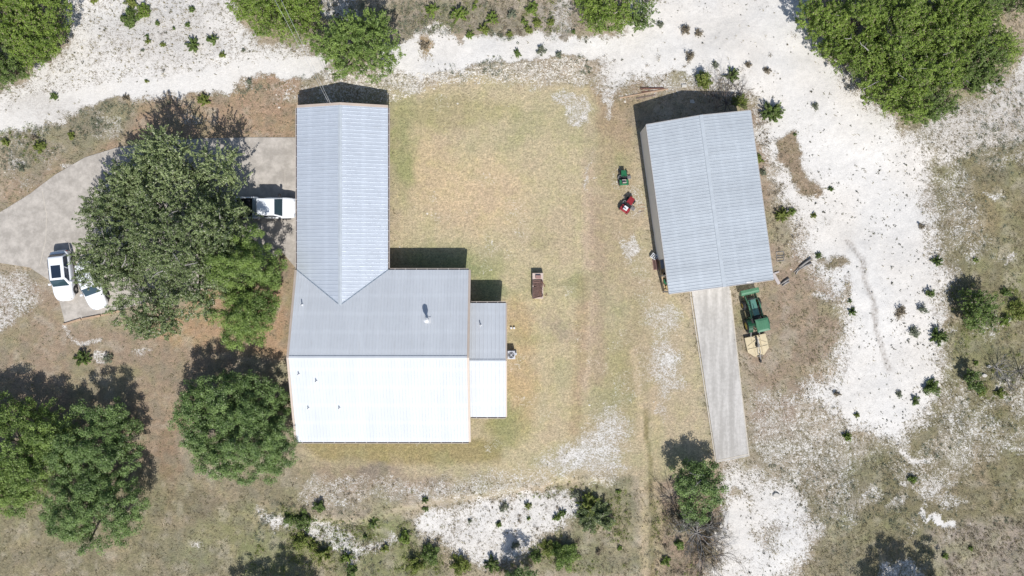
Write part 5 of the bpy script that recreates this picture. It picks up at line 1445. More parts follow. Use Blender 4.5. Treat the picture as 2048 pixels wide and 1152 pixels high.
# ------------------------------------------------------------------ vehicles
M['wpaint'] = mat('white_car_paint', (0.80,0.81,0.83,1), 0.22, 0.0, 0.02, 1.0, 0, 0.5, 0.6)
M['chrome'] = mat('alloy_wheel', (0.55,0.56,0.58,1), 0.3, 0.9, 0.1)
M['lamp'] = mat('headlight_lens', (0.6,0.62,0.65,1), 0.1, 0.3, 0.1)
M['redlamp'] = mat('tail_lamp_lens', (0.35,0.02,0.02,1), 0.2, 0, 0.1)
M['windscreen'] = mat('windscreen_glass', (0.03,0.055,0.07,1), 0.04, 0.0, 0.1, 1.0, 0, 0.9)
def loft(mb, sections, mi=0, cap=True):
    n = len(sections[0]); vs = [p for s_ in sections for p in s_]; fs = []
    for i in range(len(sections)-1):
        for j in range(n-1):
            fs.append((i*n+j, i*n+j+1, (i+1)*n+j+1, (i+1)*n+j))
        fs.append((i*n+n-1, i*n, (i+1)*n, (i+1)*n+n-1))
    if cap: fs.append(tuple(range(n-1, -1, -1))); fs.append(tuple((len(sections)-1)*n + k for k in range(n)))
    mb.add(vs, fs, mi)
def quad_at(mb, c, u0, u1, v0, v1, off, mi=0, cols=1):
    """panel inside the patch c=[bl, br, tr, tl], pushed out along its normal, with some thickness"""
    c = [Vector(p) for p in c]
    f = lambda u, v: (c[0].lerp(c[1], u)).lerp(c[3].lerp(c[2], u), v)
    nn = (c[1]-c[0]).cross(c[3]-c[0]).normalized()
    ps = [f(u0, v0), f(u1, v0), f(u1, v1), f(u0, v1)]
    o = [p + nn*off for p in ps]; i_ = [p - nn*.03 for p in ps]
    mb.add(i_+o, [(4,5,6,7),(0,1,5,4),(1,2,6,5),(2,3,7,6),(3,0,4,7),(3,2,1,0)], mi)
def wheel(parent, x, y, r, w, rim=None, tread=0):
    mb = MB(); s_ = 1 if y > 0 else -1
    prof = [(-w/2, r*.62), (-w/2, r*.93), (-w/2+.03, r), (w/2-.03, r), (w/2, r*.93), (w/2, r*.62)]
    n = 28; vs = []; fs = []
    for k_ in range(n):
        a = 2*PI*k_/n
        for (o_, rr) in prof: vs.append((math.cos(a)*rr, o_, math.sin(a)*rr))
    m_ = len(prof)
    for k_ in range(n):
        k2 = (k_+1) % n
        for j in range(m_-1): fs.append((k_*m_+j, k_*m_+j+1, k2*m_+j+1, k2*m_+j))
    mb.add(vs, fs)
    if tread:
        for k_ in range(tread):
            a = 2*PI*k_/tread
            for sd in (-1, 1):
                a2 = a + (PI/tread if sd > 0 else 0)
                p = Vector((math.cos(a2)*(r+.012), 0, math.sin(a2)*(r+.012))); q = Vector((math.cos(a2+.22)*(r+.012), sd*w*.48, math.sin(a2+.22)*(r+.012)))
                mb.beam(p, q, .05, .05, 0, up=(math.cos(a2), 0, math.sin(a2)))
    ty = mb.build('wheel', M['rubber'], parent, smooth=False); ty.location = (x, y, r)
    mb = MB(); mb.cyl((0, -w*.36, 0), (0, w*.36, 0), r*.62, n=20); mb.cyl((0, s_*w*.36, 0), (0, s_*w*.44, 0), r*.2, n=12)
    for k_ in range(5):
        a = 2*PI*k_/5; mb.beam((0, s_*w*.40, 0), (math.cos(a)*r*.58, s_*w*.40, math.sin(a)*r*.58), .07, .03, up=(0,1,0))
    mb.build('rim', rim or M['chrome'], ty)
    return ty
def car(name, label, cat, px, py, heading, L_, Wd, prof, belt, roof_z, cab, paint, wr=.34, sunroof=False, group=None, bed=None, wheelx=None):
    """prof: list of (x fraction, half width factor, deck height). cab: base front, base rear, top front, top rear (x in m), half width base/top"""
    t = thing(name, label, cat, W(px, py, 0) + Vector((0, 0, .047)), math.radians(heading), group)
    mb = MB(); hw = Wd/2
    secs = []
    for fx, wf, dz in prof:
        x = fx*L_/2; w = hw*wf
        b = min(belt, dz)
        secs.append([(x, -w*.90, .22), (x, -w, .38), (x, -w, b-.16), (x, -w*.95, b-.03), (x, -w*.72, dz), (x, 0, dz+.025), (x, w*.72, dz), (x, w*.95, b-.03), (x, w, b-.16), (x, w, .38), (x, w*.90, .22)])
    loft(mb, secs)
    body = mb.build('body', paint, t, smooth=True, subsurf=2)
    bf, br_, tf, tr_, wb, wt = cab
    zb = belt - .10
    A = [(bf, -wb, zb), (bf, wb, zb), (br_, wb, zb), (br_, -wb, zb)]; T_ = [(tf, -wt, roof_z), (tf, wt, roof_z), (tr_, wt, roof_z), (tr_, -wt, roof_z)]
    mb = MB(); mid = [((a[0]+b[0])/2+ (0.03 if i < 2 else -.03), (a[1]+b[1])/2*1.01, (a[2]+b[2])/2) for i, (a, b) in enumerate(zip(A, T_))]
    mb.add(A+T_, [(0,3,2,1),(4,5,6,7),(0,1,5,4),(1,2,6,5),(2,3,7,6),(3,0,4,7)])
    # gently crowned roof panel
    cab_o = mb.build('cabin', paint, t, smooth=True, bevel=.20, seg=5)
    mb = MB(); quad_at(mb, [A[0],A[1],T_[1],T_[0]], .06, .94, .12, .94, .012); mb.build('windshield', M['windscreen'], t, bevel=.006)
    mb = MB(); quad_at(mb, [A[2],A[3],T_[3],T_[2]], .08, .92, .2, .92, .012); mb.build('rear_window', M['darkglass'], t, bevel=.006)
    for s_, c in ((1, [A[1],A[2],T_[2],T_[1]]), (-1, [A[3],A[0],T_[0],T_[3]])):
        mb = MB(); rngs = ((.10,.50),(.54,.93))
        for u0, u1 in rngs: quad_at(mb, c, u0, u1, .22, .88, .012)
        mb.build('side_window', M['darkglass'], t)
    if sunroof:
        mb = MB(); x0 = tr_+(tf-tr_)*.38; x1 = tr_+(tf-tr_)*.93; mb.box(x0, x1, -wt*.62, wt*.62, roof_z-.02, roof_z+.012); mb.build('sunroof', M['darkglass'], t, bevel=.01)
    wx = wheelx or (L_*.29, -L_*.29)
    for x in wx:
        for s_ in (1, -1):
            mb = MB(); mb.cyl((x, s_*(hw*.60), wr), (x, s_*(hw*.985), wr), wr*1.16, n=24); mb.build('wheel_arch', M['black'], t)
            wheel(t, x, s_*(hw*.985-.10), wr, .22)
    for s_ in (1, -1):
        mb = MB(); mb.box(bf-.42, bf-.24, s_*hw*.93 if s_ > 0 else -hw*.93-.24, s_*hw*.93+.24 if s_ > 0 else -hw*.93, belt-.02, belt+.13); mb.build('mirror', paint, t, bevel=.04)
        fx, wf, dz = prof[-2]; x = fx*L_/2
        mb = MB(); mb.box(x-.12, x+.06, s_*hw*wf*.55 if s_ > 0 else -hw*wf*.93, s_*hw*wf*.93 if s_ > 0 else -hw*wf*.55, dz-.20, dz-.04); mb.build('headlight', M['lamp'], t, bevel=.03)
        fx, wf, dz = prof[1]; x = fx*L_/2
        mb = MB(); mb.box(x-.03, x+.10, s_*hw*wf*.74 if s_ > 0 else -hw*wf*.98, s_*hw*wf*.98 if s_ > 0 else -hw*wf*.74, min(belt,dz)-.30, min(belt,dz)-.10); mb.build('taillight', M['redlamp'], t, bevel=.03)
    for x_ in (L_/2, -L_/2):
        mb = MB(); w_ = hw*.42; mb.box(x_-.10, x_-.01, -w_, w_, .3, .5); mb.build('bumper', paint, t, bevel=.04)
    return t
suv_prof = [(-1,.62,.84),(-.965,.84,1.0),(-.86,.97,1.06),(-.5,1,1.06),(.1,1,1.04),(.42,.99,1.00),(.62,.975,.97),(.80,.91,.90),(.93,.74,.80),(1.0,.46,.62)]
car('parked_car', 'white hatchback suv with a dark glass sunroof at the driveway end', 'car', 135, 552, -84, 4.75, 1.90, suv_prof, 1.04, 1.56, (1.05,-2.12,.36,-1.78,.88,.72), M['wpaint'], .35, True, 'white cars parked at the driveway end')
sed_prof = [(-1,.60,.80),(-.95,.82,.96),(-.80,.96,1.02),(-.5,1,1.0),(.1,1,.98),(.36,.99,.93),(.60,.97,.90),(.80,.90,.83),(.93,.73,.72),(1.0,.44,.56)]
car('parked_car', 'white sedan half hidden under the olive oak, beside the sunroof suv', 'car', 192, 570, -70, 4.75, 1.86, sed_prof, .98, 1.43, (1.0,-1.75,.25,-1.05,.86,.68), M['wpaint'], .33, False, 'white cars parked at the driveway end')
# pickup
pk = [(-1,.96,.95),(-.985,1,1.10),(-.6,1,1.12),(-.2,1,1.12),(.2,1,1.12),(.45,.99,1.10),(.66,.975,1.08),(.86,.95,1.04),(.95,.86,.98),(1.0,.78,.80)]
t = thing('pickup_truck', 'white crew cab pickup with an open dark bed parked nose to the garage', 'pickup', W(538,418,0) + Vector((0,0,.047)), math.radians(0))
L_ = 5.75; Wd = 2.02; hw = Wd/2
mb = MB(); secs = []
for fx, wf, dz in pk:
    if fx < -.2: continue
    x = fx*L_/2; w = hw*wf; b = min(1.10, dz)
    secs.append([(x, -w*.90, .35), (x, -w, .5), (x, -w, b-.14), (x, -w*.96, b-.02), (x, -w*.75, dz), (x, 0, dz+.03), (x, w*.75, dz), (x, w*.96, b-.02), (x, w, b-.14), (x, w, .5), (x, w*.90, .35)])
loft(mb, secs); mb.build('body', M['wpaint'], t, smooth=True, subsurf=2)
mb = MB(); bx0, bx1 = -L_/2, -.62
mb.box(bx0, bx1, -hw, -hw+.12, .45, 1.16); mb.box(bx0, bx1, hw-.12, hw, .45, 1.16); mb.box(bx0, bx0+.07, -hw+.12, hw-.12, .5, 1.14); mb.box(bx1-.06, bx1, -hw+.12, hw-.12, .5, 1.16); bed = mb.build('bed', M['wpaint'], t, bevel=.02)
mb = MB(); mb.box(bx0+.07, bx1-.06, -hw+.12, hw-.12, .58, .64)
for k_ in range(9): mb.box(bx0+.1, bx1-.1, -hw+.2+k_*.19, -hw+.27+k_*.19, .64, .66)
mb.build('bed_liner', M['black'], bed)
mb = MB(); mb.box(bx1-.50, bx1-.10, -hw+.1, hw-.1, 1.05, 1.2); mb.build('toolbox', mat('toolbox_metal', (.35,.40,.44,1), .4, .5), t, bevel=.02)
cab = (1.72,-.62,1.10,-.50,.93,.78); bf, br_, tf, tr_, wb, wt = cab; zb = 1.04; rz_ = 1.86
A = [(bf,-wb,zb),(bf,wb,zb),(br_,wb,zb),(br_,-wb,zb)]; T_ = [(tf,-wt,rz_),(tf,wt,rz_),(tr_,wt,rz_),(tr_,-wt,rz_)]
mb = MB(); mb.add(A+T_, [(0,3,2,1),(4,5,6,7),(0,1,5,4),(1,2,6,5),(2,3,7,6),(3,0,4,7)]); mb.build('cabin', M['wpaint'], t, smooth=True, bevel=.07, seg=4)
mb = MB(); quad_at(mb, [A[0],A[1],T_[1],T_[0]], .06, .94, .10, .93, .012); mb.build('windshield', M['windscreen'], t)
mb = MB(); quad_at(mb, [A[2],A[3],T_[3],T_[2]], .1, .9, .3, .9, .012); mb.build('rear_window', M['darkglass'], t)
for c in ([A[1],A[2],T_[2],T_[1]], [A[3],A[0],T_[0],T_[3]]):
    mb = MB(); quad_at(mb, c, .12, .5, .2, .88, .012); quad_at(mb, c, .55, .92, .2, .88, .012); mb.build('side_window', M['darkglass'], t)
for x in (1.78, -1.72):
    for s_ in (1, -1):
        mb = MB(); mb.cyl((x, s_*hw*.6, .4), (x, s_*hw*1.004, .4), .46, n=24); mb.build('wheel_arch', M['black'], t); wheel(t, x, s_*(hw-.11), .39, .25)
for s_ in (1, -1):
    mb = MB(); mb.box(1.32, 1.54, min(s_*hw, s_*(hw+.26)), max(s_*hw, s_*(hw+.26)), 1.08, 1.30); mb.build('mirror', M['black'], t, bevel=.04)
    mb = MB(); mb.box(2.70, 2.84, min(s_*.58, s_*.86), max(s_*.58, s_*.86), .78, .98); mb.build('headlight', M['lamp'], t, bevel=.02)
    mb = MB(); mb.box(bx0-.02, bx0+.06, min(s_*.9, s_*1.0), max(s_*.9, s_*1.0), .75, 1.08); mb.build('taillight', M['redlamp'], t)
mb = MB(); mb.box(2.80, 2.92, -.9, .9, .42, .64); mb.build('bumper', M['chrome'], t, bevel=.03)
mb = MB(); mb.box(bx0-.12, bx0-.01, -.9, .9, .45, .62); mb.build('bumper', M['chrome'], t, bevel=.03)

# ------------------------------------------------------------------ tractor with loader
M['tgreen'] = mat('tractor_green', (0.015,0.07,0.035,1), 0.35, 0, .15, 2.0); M['tlight'] = mat('faded_green', (0.07,0.19,0.105,1), 0.4, 0, .15, 2.0); M['tyellow'] = mat('yellow_rim_paint', (0.55,0.42,0.10,1), .5, 0, .2)
M['hoodglare'] = mat('green_hood_glare_paint', (0.10,0.22,0.17,1), .25, 0, .08, 1.0, 0, .8, .5); M['seatblack'] = mat('seat_vinyl', (0.03,0.03,0.032,1), .5, 0, .2); M['steel'] = mat('worn_steel', (.25,.24,.23,1), .5, .6, .3)  # hood paler than the other greens: glare put into its paint colour
TR = thing('tractor', 'green farm tractor with front loader bucket and green canopy beside the concrete strip', 'tractor', W(1508,647,0), math.radians(103))
for s_ in (1, -1):
    wheel(TR, 0, s_*.82, .62, .40, M['tyellow'], tread=20); wheel(TR, 1.95, s_*.72, .40, .26, M['tyellow'], tread=16)
mb = MB(); mb.box(-.35, 2.35, -.20, .20, .45, .78); mb.box(-.12, .12, -.68, .68, .5, .74); mb.box(1.87, 2.03, -.62, .62, .34, .46); mb.build('chassis', M['tgreen'], TR, bevel=.02)
mb = MB(); mb.add([(.85,-.33,.78),(.85,.33,.78),(2.45,.28,.80),(2.45,-.28,.80),(.85,-.30,1.30),(.85,.30,1.30),(2.38,.25,1.20),(2.38,-.25,1.20)], [(0,1,2,3)[::-1],(4,5,6,7)[::-1],(0,4,5,1),(1,5,6,2),(2,6,7,3),(3,7,4,0)]); mb.build('hood', M['hoodglare'], TR, bevel=.07, seg=3)
mb = MB(); mb.box(2.40, 2.50, -.27, .27, .72, 1.15); mb.build('grille', M['black'], TR, bevel=.02)
mb = MB(); mb.cyl((1.5,.10,1.26), (1.5,.10,1.75), .035, n=10); mb.build('exhaust', M['black'], TR)
for s_ in (1, -1):
    mb = MB(); pts = []
    for i_ in range(9):
        a = math.radians(20 + i_*17); pts.append((math.cos(a)*.70, .64+math.sin(a)*.70))
    y0, y1 = (.60, 1.0) if s_ > 0 else (-1.0, -.60)
    vs = [(x, y0, z) for x, z in pts] + [(x, y1, z) for x, z in pts]; k_ = len(pts)
    vs += [(x, y0, z+.03) for x, z in pts] + [(x, y1, z+.03) for x, z in pts]
    fs = [(i, i+1, k_+i+1, k_+i) for i in range(k_-1)] + [(2*k_+i, 3*k_+i, 3*k_+i+1, 2*k_+i+1) for i in range(k_-1)]
    mb.add(vs, fs); mb.build('fender', M['tgreen'], TR)
mb = MB(); mb.box(.02, .50, -.24, .24, .92, 1.0); mb.box(-.08, .04, -.24, .24, .98, 1.42); mb.build('seat', M['seatblack'], TR, bevel=.05)
mb = MB(); mb.box(-.2, .85, -.55, .55, .66, .72); mb.box(.60, .88, -.30, .30, .74, 1.22); mb.build('footwell', M['black'], TR)
mb = MB(); c_ = Vector((.62,0,1.30)); mb.tube([(c_.x+.19*math.cos(a)*.5, .19*math.sin(a), c_.z+.19*math.cos(a)*.4) for a in np.linspace(0, 2*PI, 18)], .018, 6, cap=False); mb.cyl((.75,0,1.15), (.62,0,1.30), .025, n=8); mb.build('steering_wheel', M['black'], TR)
mb = MB()
for s_ in (1, -1):
    mb.beam((-.35, s_*.46, .7), (-.38, s_*.46, 2.22), .06, .06); mb.beam((-.38, s_*.46, 2.20), (.55, s_*.42, 2.22), .05, .05)
mb.beam((-.38,-.46,2.2),(-.38,.46,2.2),.06,.06); mb.build('rollover_frame', M['black'], TR)
mb = MB(); mb.add([(-.62,-.60,2.24),(-.62,.60,2.24),(.60,.60,2.24),(.60,-.60,2.24),(-.60,-.58,2.30),(-.60,.58,2.30),(.58,.58,2.30),(.58,-.58,2.30),(-.42,-.40,2.36),(-.42,.40,2.36),(.40,.40,2.36),(.40,-.40,2.36)],
   [(0,1,2,3),(0,4,5,1),(1,5,6,2),(2,6,7,3),(3,7,4,0),(4,8,9,5),(5,9,10,6),(6,10,11,7),(7,11,8,4),(8,11,10,9)])
for y_ in (-.3,-.1,.1,.3): mb.box(-.36,.34, y_-.015, y_+.015, 2.355, 2.375)
mb.build('canopy', M['tlight'], TR, bevel=.02)
LD = MB()
for s_ in (1, -1):
    LD.beam((.75, s_*.52, .55), (.72, s_*.52, 1.32), .10, .14); LD.beam((.72, s_*.52, 1.32), (1.9, s_*.52, 1.22), .09, .15); LD.beam((1.9, s_*.52, 1.22), (2.90, s_*.50, .60), .09, .15)
    LD.beam((.8, s_*.40, .62), (.8, s_*.2, .62), .1, .1)
LD.beam((2.35,-.52,.90),(2.35,.52,.90),.09,.09); LD.build('loader_arm', M['tlight'], TR, bevel=.015)
for s_ in (1, -1):
    mb = MB(); mb.cyl((.95, s_*.52, .75), (1.5, s_*.52, 1.05), .045, n=10); mb.cyl((1.5, s_*.52, 1.05), (1.95, s_*.52, 1.14), .025, n=10); mb.cyl((2.05, s_*.42, 1.30), (2.6, s_*.42, 1.05), .04, n=10); mb.cyl((2.6, s_*.42, 1.05), (2.98, s_*.42, .80), .022, n=10); mb.build('hydraulic_cylinder', M['black'], TR)
mb = MB(); w_ = .86
prof_b = [(2.96,.30),(2.90,.66),(2.96,.92),(3.12,1.0),(3.36,.94)]; pin = [(2.99,.30),(2.94,.66),(2.99,.89),(3.13,.96),(3.36,.91)]
n_ = len(prof_b)
vs = [(x,-w_,z) for x,z in prof_b]+[(x,w_,z) for x,z in prof_b]+[(x,-w_+.03,z) for x,z in pin]+[(x,w_-.03,z) for x,z in pin]
fs = [(i,i+1,n_+i+1,n_+i) for i in range(n_-1)] + [(2*n_+i,3*n_+i,3*n_+i+1,2*n_+i+1) for i in range(n_-1)] + [(0,n_,3*n_,2*n_),(n_-1,3*n_-1,4*n_-1,2*n_-1)]
mb.add(vs, fs)
for s_ in (-1, 1): 
    y0, y1 = (w_-.03, w_) if s_ > 0 else (-w_, -w_+.03)
    pp = [(2.96,.30),(2.90,.66),(2.96,.92),(3.12,1.0),(3.36,.94),(3.34,.80),(3.15,.40)]
    mb.add([(x,y0,z) for x,z in pp]+[(x,y1,z) for x,z in pp], [tuple(range(7)), tuple(range(13,6,-1))]+[(i,(i+1)%7+0,(i+1)%7+7,i+7) for i in range(7)])
mb.box(2.86, 2.98, -w_, w_, .80, .86); mb.build('bucket', M['tlight'], TR, bevel=.01)
# ------------------------------------------------------------------ rotary cutter behind it
M['cream'] = mat('cream_deck_paint', rgb(232,214,176), .6, 0, .14, 2.5)
RC = thing('rotary_cutter', 'cream coloured rotary brush cutter hitched behind the green tractor', 'mower', W(1512,690,0), math.radians(103))
mb = MB(); mb.poly_slab([(.92,-1.0),(.92,1.0),(-.45,1.0),(-.98,.45),(-.98,-.45),(-.45,-1.0)], .30, .36); dk = mb.build('deck', M['cream'], RC, bevel=.015)
mb = MB(); 
for a, b in (((.92,-1.0),(.92,1.0)),((.92,1.0),(-.45,1.0)),((-.45,1.0),(-.98,.45)),((-.98,.45),(-.98,-.45)),((-.98,-.45),(-.45,-1.0)),((-.45,-1.0),(.92,-1.0))): mb.beam((a[0],a[1],.22),(b[0],b[1],.22),.03,.26)
mb.build('skirt', M['cream'], RC)
mb = MB()
for y_ in (-.42,.42): mb.beam((.9,y_,.40),(-.9,y_*.8,.40),.06,.07)
mb.beam((.1,-.9,.385),(.55,.0,.385),.05,.04); mb.beam((.1,.9,.385),(.55,0,.385),.05,.04); mb.beam((-.2,-.95,.385),(-.2,.95,.385),.05,.04); mb.build('stiffener', M['cream'], dk)
mb = MB(); mb.tube([(.05,0,.36),(.05,0,.55),(.05,0,.66)], [.22,.19,.12], 14); mb.cyl((.1,0,.56),(.95,0,.62),.06,n=10); mb.build('gearbox', M['black'], RC)
mb = MB()
for y_ in (-.3,.3): mb.beam((.92,y_,.4),(.80,y_*.5,1.0),.05,.05); mb.beam((.82,0,1.0),(-.85,y_*.4,.42),.035,.035)
mb.beam((1.35,-.35,.5),(.92,-.45,.42),.05,.05); mb.beam((1.35,.35,.5),(.92,.45,.42),.05,.05); mb.build('hitch_frame', M['steel'], RC)
mb = MB(); mb.beam((-.85,0,.45),(-1.35,0,.42),.09,.09); mb.beam((-1.05,-.28,.45),(-1.05,.28,.45),.05,.05); mb.build('tail_arm', M['steel'], RC)
tw = wheel(RC, -1.50, 0, .20, .14, M['steel'])

# ------------------------------------------------------------------ riding mowers
def mower(label, px, py, hd, col, seatm, hoodl, sc=1.0, deck_shift=.0, chute=None):
    t = thing('riding_mower', label, 'lawn mower', W(px, py, 0), math.radians(hd), 'riding mowers parked left of the shed')
    for s_ in (1, -1):
        wheel(t, -.42*sc, s_*.36*sc, .24*sc, .20*sc, M['cream']); wheel(t, .62*sc, s_*.34*sc, .17*sc, .13*sc, M['cream'])
    mb = MB(); mb.box(-.55*sc, .7*sc, -.16*sc, .16*sc, .2*sc, .36*sc); mb.build('frame', M['black'], t, bevel=.01)
    mb = MB(); x0 = .18*sc; x1 = x0+hoodl*sc
    mb.add([(x0,-.25*sc,.36*sc),(x0,.25*sc,.36*sc),(x1,.20*sc,.34*sc),(x1,-.20*sc,.34*sc),(x0,-.22*sc,.74*sc),(x0,.22*sc,.74*sc),(x1-.05,.18*sc,.62*sc),(x1-.05,-.18*sc,.62*sc)], [(3,2,1,0),(7,6,5,4),(0,4,5,1)[::-1],(1,5,6,2)[::-1],(2,6,7,3)[::-1],(3,7,4,0)[::-1]])
    mb.build('hood', col, t, bevel=.05, seg=3)
    mb = MB(); mb.box(-.62*sc, -.12*sc, -.42*sc, -.20*sc, .44*sc, .52*sc); mb.box(-.62*sc, -.12*sc, .20*sc, .42*sc, .44*sc, .52*sc); mb.box(-.66*sc, -.50*sc, -.40*sc, .40*sc, .40*sc, .52*sc); mb.build('fender', col, t, bevel=.04, seg=3)
    mb = MB(); mb.box(-.42*sc, -.12*sc, -.19*sc, .19*sc, .54*sc, .62*sc); mb.box(-.50*sc, -.42*sc, -.19*sc, .19*sc, .56*sc, .88*sc); mb.build('seat', seatm, t, bevel=.035, seg=3)
    mb = MB(); mb.tube([(.06*sc+.05*math.cos(a), .15*sc*math.sin(a), .84*sc+.04*math.cos(a)) for a in np.linspace(0, 2*PI, 16)], .014, 6, cap=False); mb.cyl((.2*sc,0,.7*sc), (.06*sc,0,.84*sc), .02, n=8); mb.build('steering_wheel', M['black'], t)
    mb = MB(); n_ = 18; mb.poly_slab([(.10*sc+.36*sc*math.cos(2*PI*i/n_), .52*sc*math.sin(2*PI*i/n_)+deck_shift) for i in range(n_)], .12*sc, .24*sc); mb.box(-.05*sc, .28*sc, -.74*sc, -.46*sc, .12*sc, .17*sc); mb.build('mower_deck', M['steel'] , t, bevel=.02)
    mb = MB(); mb.box(-.12*sc, .2*sc, -.38*sc, -.2*sc, .28*sc, .31*sc); mb.box(-.12*sc, .2*sc, .2*sc, .38*sc, .28*sc, .31*sc); mb.build('foot_board', M['black'], t)
    return t
M['mgreen'] = mat('mower_green', (0.03,0.17,0.07,1), .3, 0, .12, 2, 0, .5, .4); M['mred'] = mat('mower_red', (0.30,0.03,0.035,1), .3, 0, .12, 2, 0, .5, .4); M['seattan'] = mat('pale_seat', (.42,.36,.32,1), .5, 0, .1); M['seatwhite'] = mat('white_seat', (.72,.70,.72,1), .5, 0, .05)
mower('green riding mower with a dull pinkish seat parked left of the shed', 1246, 358, 93, M['mgreen'], M['seattan'], .55, 1.0)
mower('red riding mower with a white seat parked at a slant below the green one', 1253, 412, 55, M['mred'], M['seatwhite'], .62, 1.08)
# ------------------------------------------------------------------ brick fire box with rods
FB = thing('rod_covered_firebox', 'rusty brown rods piled on a low pale masonry box standing alone on the lawn', 'fire pit', W(1075.5,571.5,0), math.radians(0))
M['paleblock'] = mat('pale_masonry', rgb(226,206,192), .9, 0, .12, 4.0); M['pinkbrick'] = mat('pink_brick', rgb(176,138,130), .9, 0, .15, 6.0); M['rustpale'] = mat('brown_rods', (0.22,0.13,0.105,1), .8, .1, .4, 6.0)
mb = MB(); mb.box(-.52,.50,.62,1.20,0,.62); mb.box(-.52,-.40,-1.22,.62,0,.60); mb.box(.38,.50,-1.22,.62,0,.60); mb.box(-.40,.38,-1.22,-1.08,0,.60); mb.build('masonry_box', M['paleblock'], FB, bevel=.015)
mb = MB(); mb.box(-.23,.27,.66,.98,.625,.80); mb.build('brick_block', M['pinkbrick'], FB, bevel=.01)
rg = random.Random(4)
for i_ in range(17):
    y_ = .52 - i_*.1; sl = -.05 if i_ < 6 else .24
    mb = MB(); y2 = y_ + rg.uniform(-.02,.02); mb.beam((-.50, y2-sl*.5, .645+rg.uniform(0,.02)), (.46+rg.uniform(-.08,.03), y2+sl*.5+rg.uniform(-.03,.03), .665+rg.uniform(0,.03)), .058, .05); mb.build('rod', M['rustpale'], FB)
mb = MB(); mb.box(-.38,.37,-1.07,.60,.30,.34); mb.build('ash_bed', M['black'], FB)
mb = MB(); mb.beam((.30,.40,.74),(.60,.10,.70),.09,.06); mb.beam((.58,.14,.70),(.60,-.10,.66),.09,.06); mb.build('iron_scrap', M['rust'], FB); mb = MB(); mb.beam((.16,-.50,.73),(.26,-1.0,.73),.09,.06); mb.build('iron_scrap', M['rust'], FB)
mb = MB(); mb.tube([(.10*math.cos(a), .10*math.sin(a), .03) for a in np.linspace(-2.6, 1.2, 12)], .025, 6); o = mb.build('iron_hook', M['rust']); o.location = W(1091,589,0); tag(o, 'small dark curved hook lying right of the masonry fire box', 'hook')
# ------------------------------------------------------------------ air conditioner, clean-out caps, cables
AC = thing('air_conditioner', 'square pale condenser unit with a round fan grille against the right house wall', 'air conditioner', W(1022.5,708.5,0))
M['acpaint'] = mat('condenser_paint', (0.55,0.56,0.60,1), .45, .2, .08)
mb = MB(); mb.box(-.38,.38,-.42,.42,0,.06); mb.build('pad', M['edge'], AC)
mb = MB(); mb.box(-.34,.34,-.38,.38,.06,.78)
for i_ in range(10): mb.box(-.35,.35,-.39,.39,.12+i_*.06,.135+i_*.06)
mb.build('casing', M['acpaint'], AC, bevel=.02)
mb = MB(); mb.cyl((0,0,.77),(0,0,.787),.29,n=28); mb.build('fan_well', M['black'], AC)
mb = MB()
for i_ in range(4):
    a = i_*PI/2+.3; mb.add([(0,0,.80),(math.cos(a)*.27,math.sin(a)*.27,.792),(math.cos(a+.75)*.27,math.sin(a+.75)*.27,.812)], [(0,1,2),(2,1,0)])
mb.cyl((0,0,.79),(0,0,.83),.07,n=14); mb.build('fan', M['acpaint'], AC)
mb = MB()
for rr in (.1,.17,.24,.30): mb.tube([(rr*math.cos(a), rr*math.sin(a), .835) for a in np.linspace(0,2*PI,28)], .005, 4, cap=False)
mb.build('grille', M['acpaint'], AC)
mb = MB(); mb.box(.36,.52,-.05,.16,.0,.3); mb.tube([(.35,.1,.4),(.45,.2,.3),(.48,.45,.1)], .03, 8); mb.build('valve_box', M['acpaint'], AC)
for x_, lab in ((1022.5,'left one of two white pipe caps in the grass above the condenser'), (1028.3,'right one of two white pipe caps in the grass above the condenser')):
    mb = MB(); mb.cyl((0,0,-.05),(0,0,.16),.075,n=14); mb.cyl((0,0,.16),(0,0,.19),.095,n=14); o = mb.build('pipe_cap', M['whitemetal'], smooth=False); o.location = W(x_,656,0); tag(o, lab, 'pipe cap', 'white clean-out pipe caps')
# overhead service cables to a pole past the frame
pole = thing('utility_pole', 'wooden utility pole past the top frame edge that carries the house cables', 'pole', G(500,-150))
mb = MB(); mb.tube([(0,0,-.5),(0,0,8)], [.16,.11], 10); mb.build('pole', M['bark'], pole); mb = MB(); mb.box(-.9,.9,-.06,.06,7.4,7.52); mb.build('crossarm', M['oldlumber'], pole)
for i_, (a_, dx) in enumerate((((656,203,3.1),-.5), ((661,207,3.1),.5))):
    p = W(*a_); q = pole.location + Vector((dx, 0, 7.5)); mb = MB()
    mb.tube([p.lerp(q, s_) - Vector((0,0,.9*4*s_*(1-s_)*.5)) for s_ in np.linspace(0, 1, 22)], .013, 5); o = mb.build('service_cable', mat('cable_sheath_%d' % i_, (.5,.5,.5,1), .5), smooth=True)
    tag(o, ('left' if i_ == 0 else 'right') + ' pale cable of the pair running up and away from the garage gable', 'cable', 'overhead cables at the garage gable')
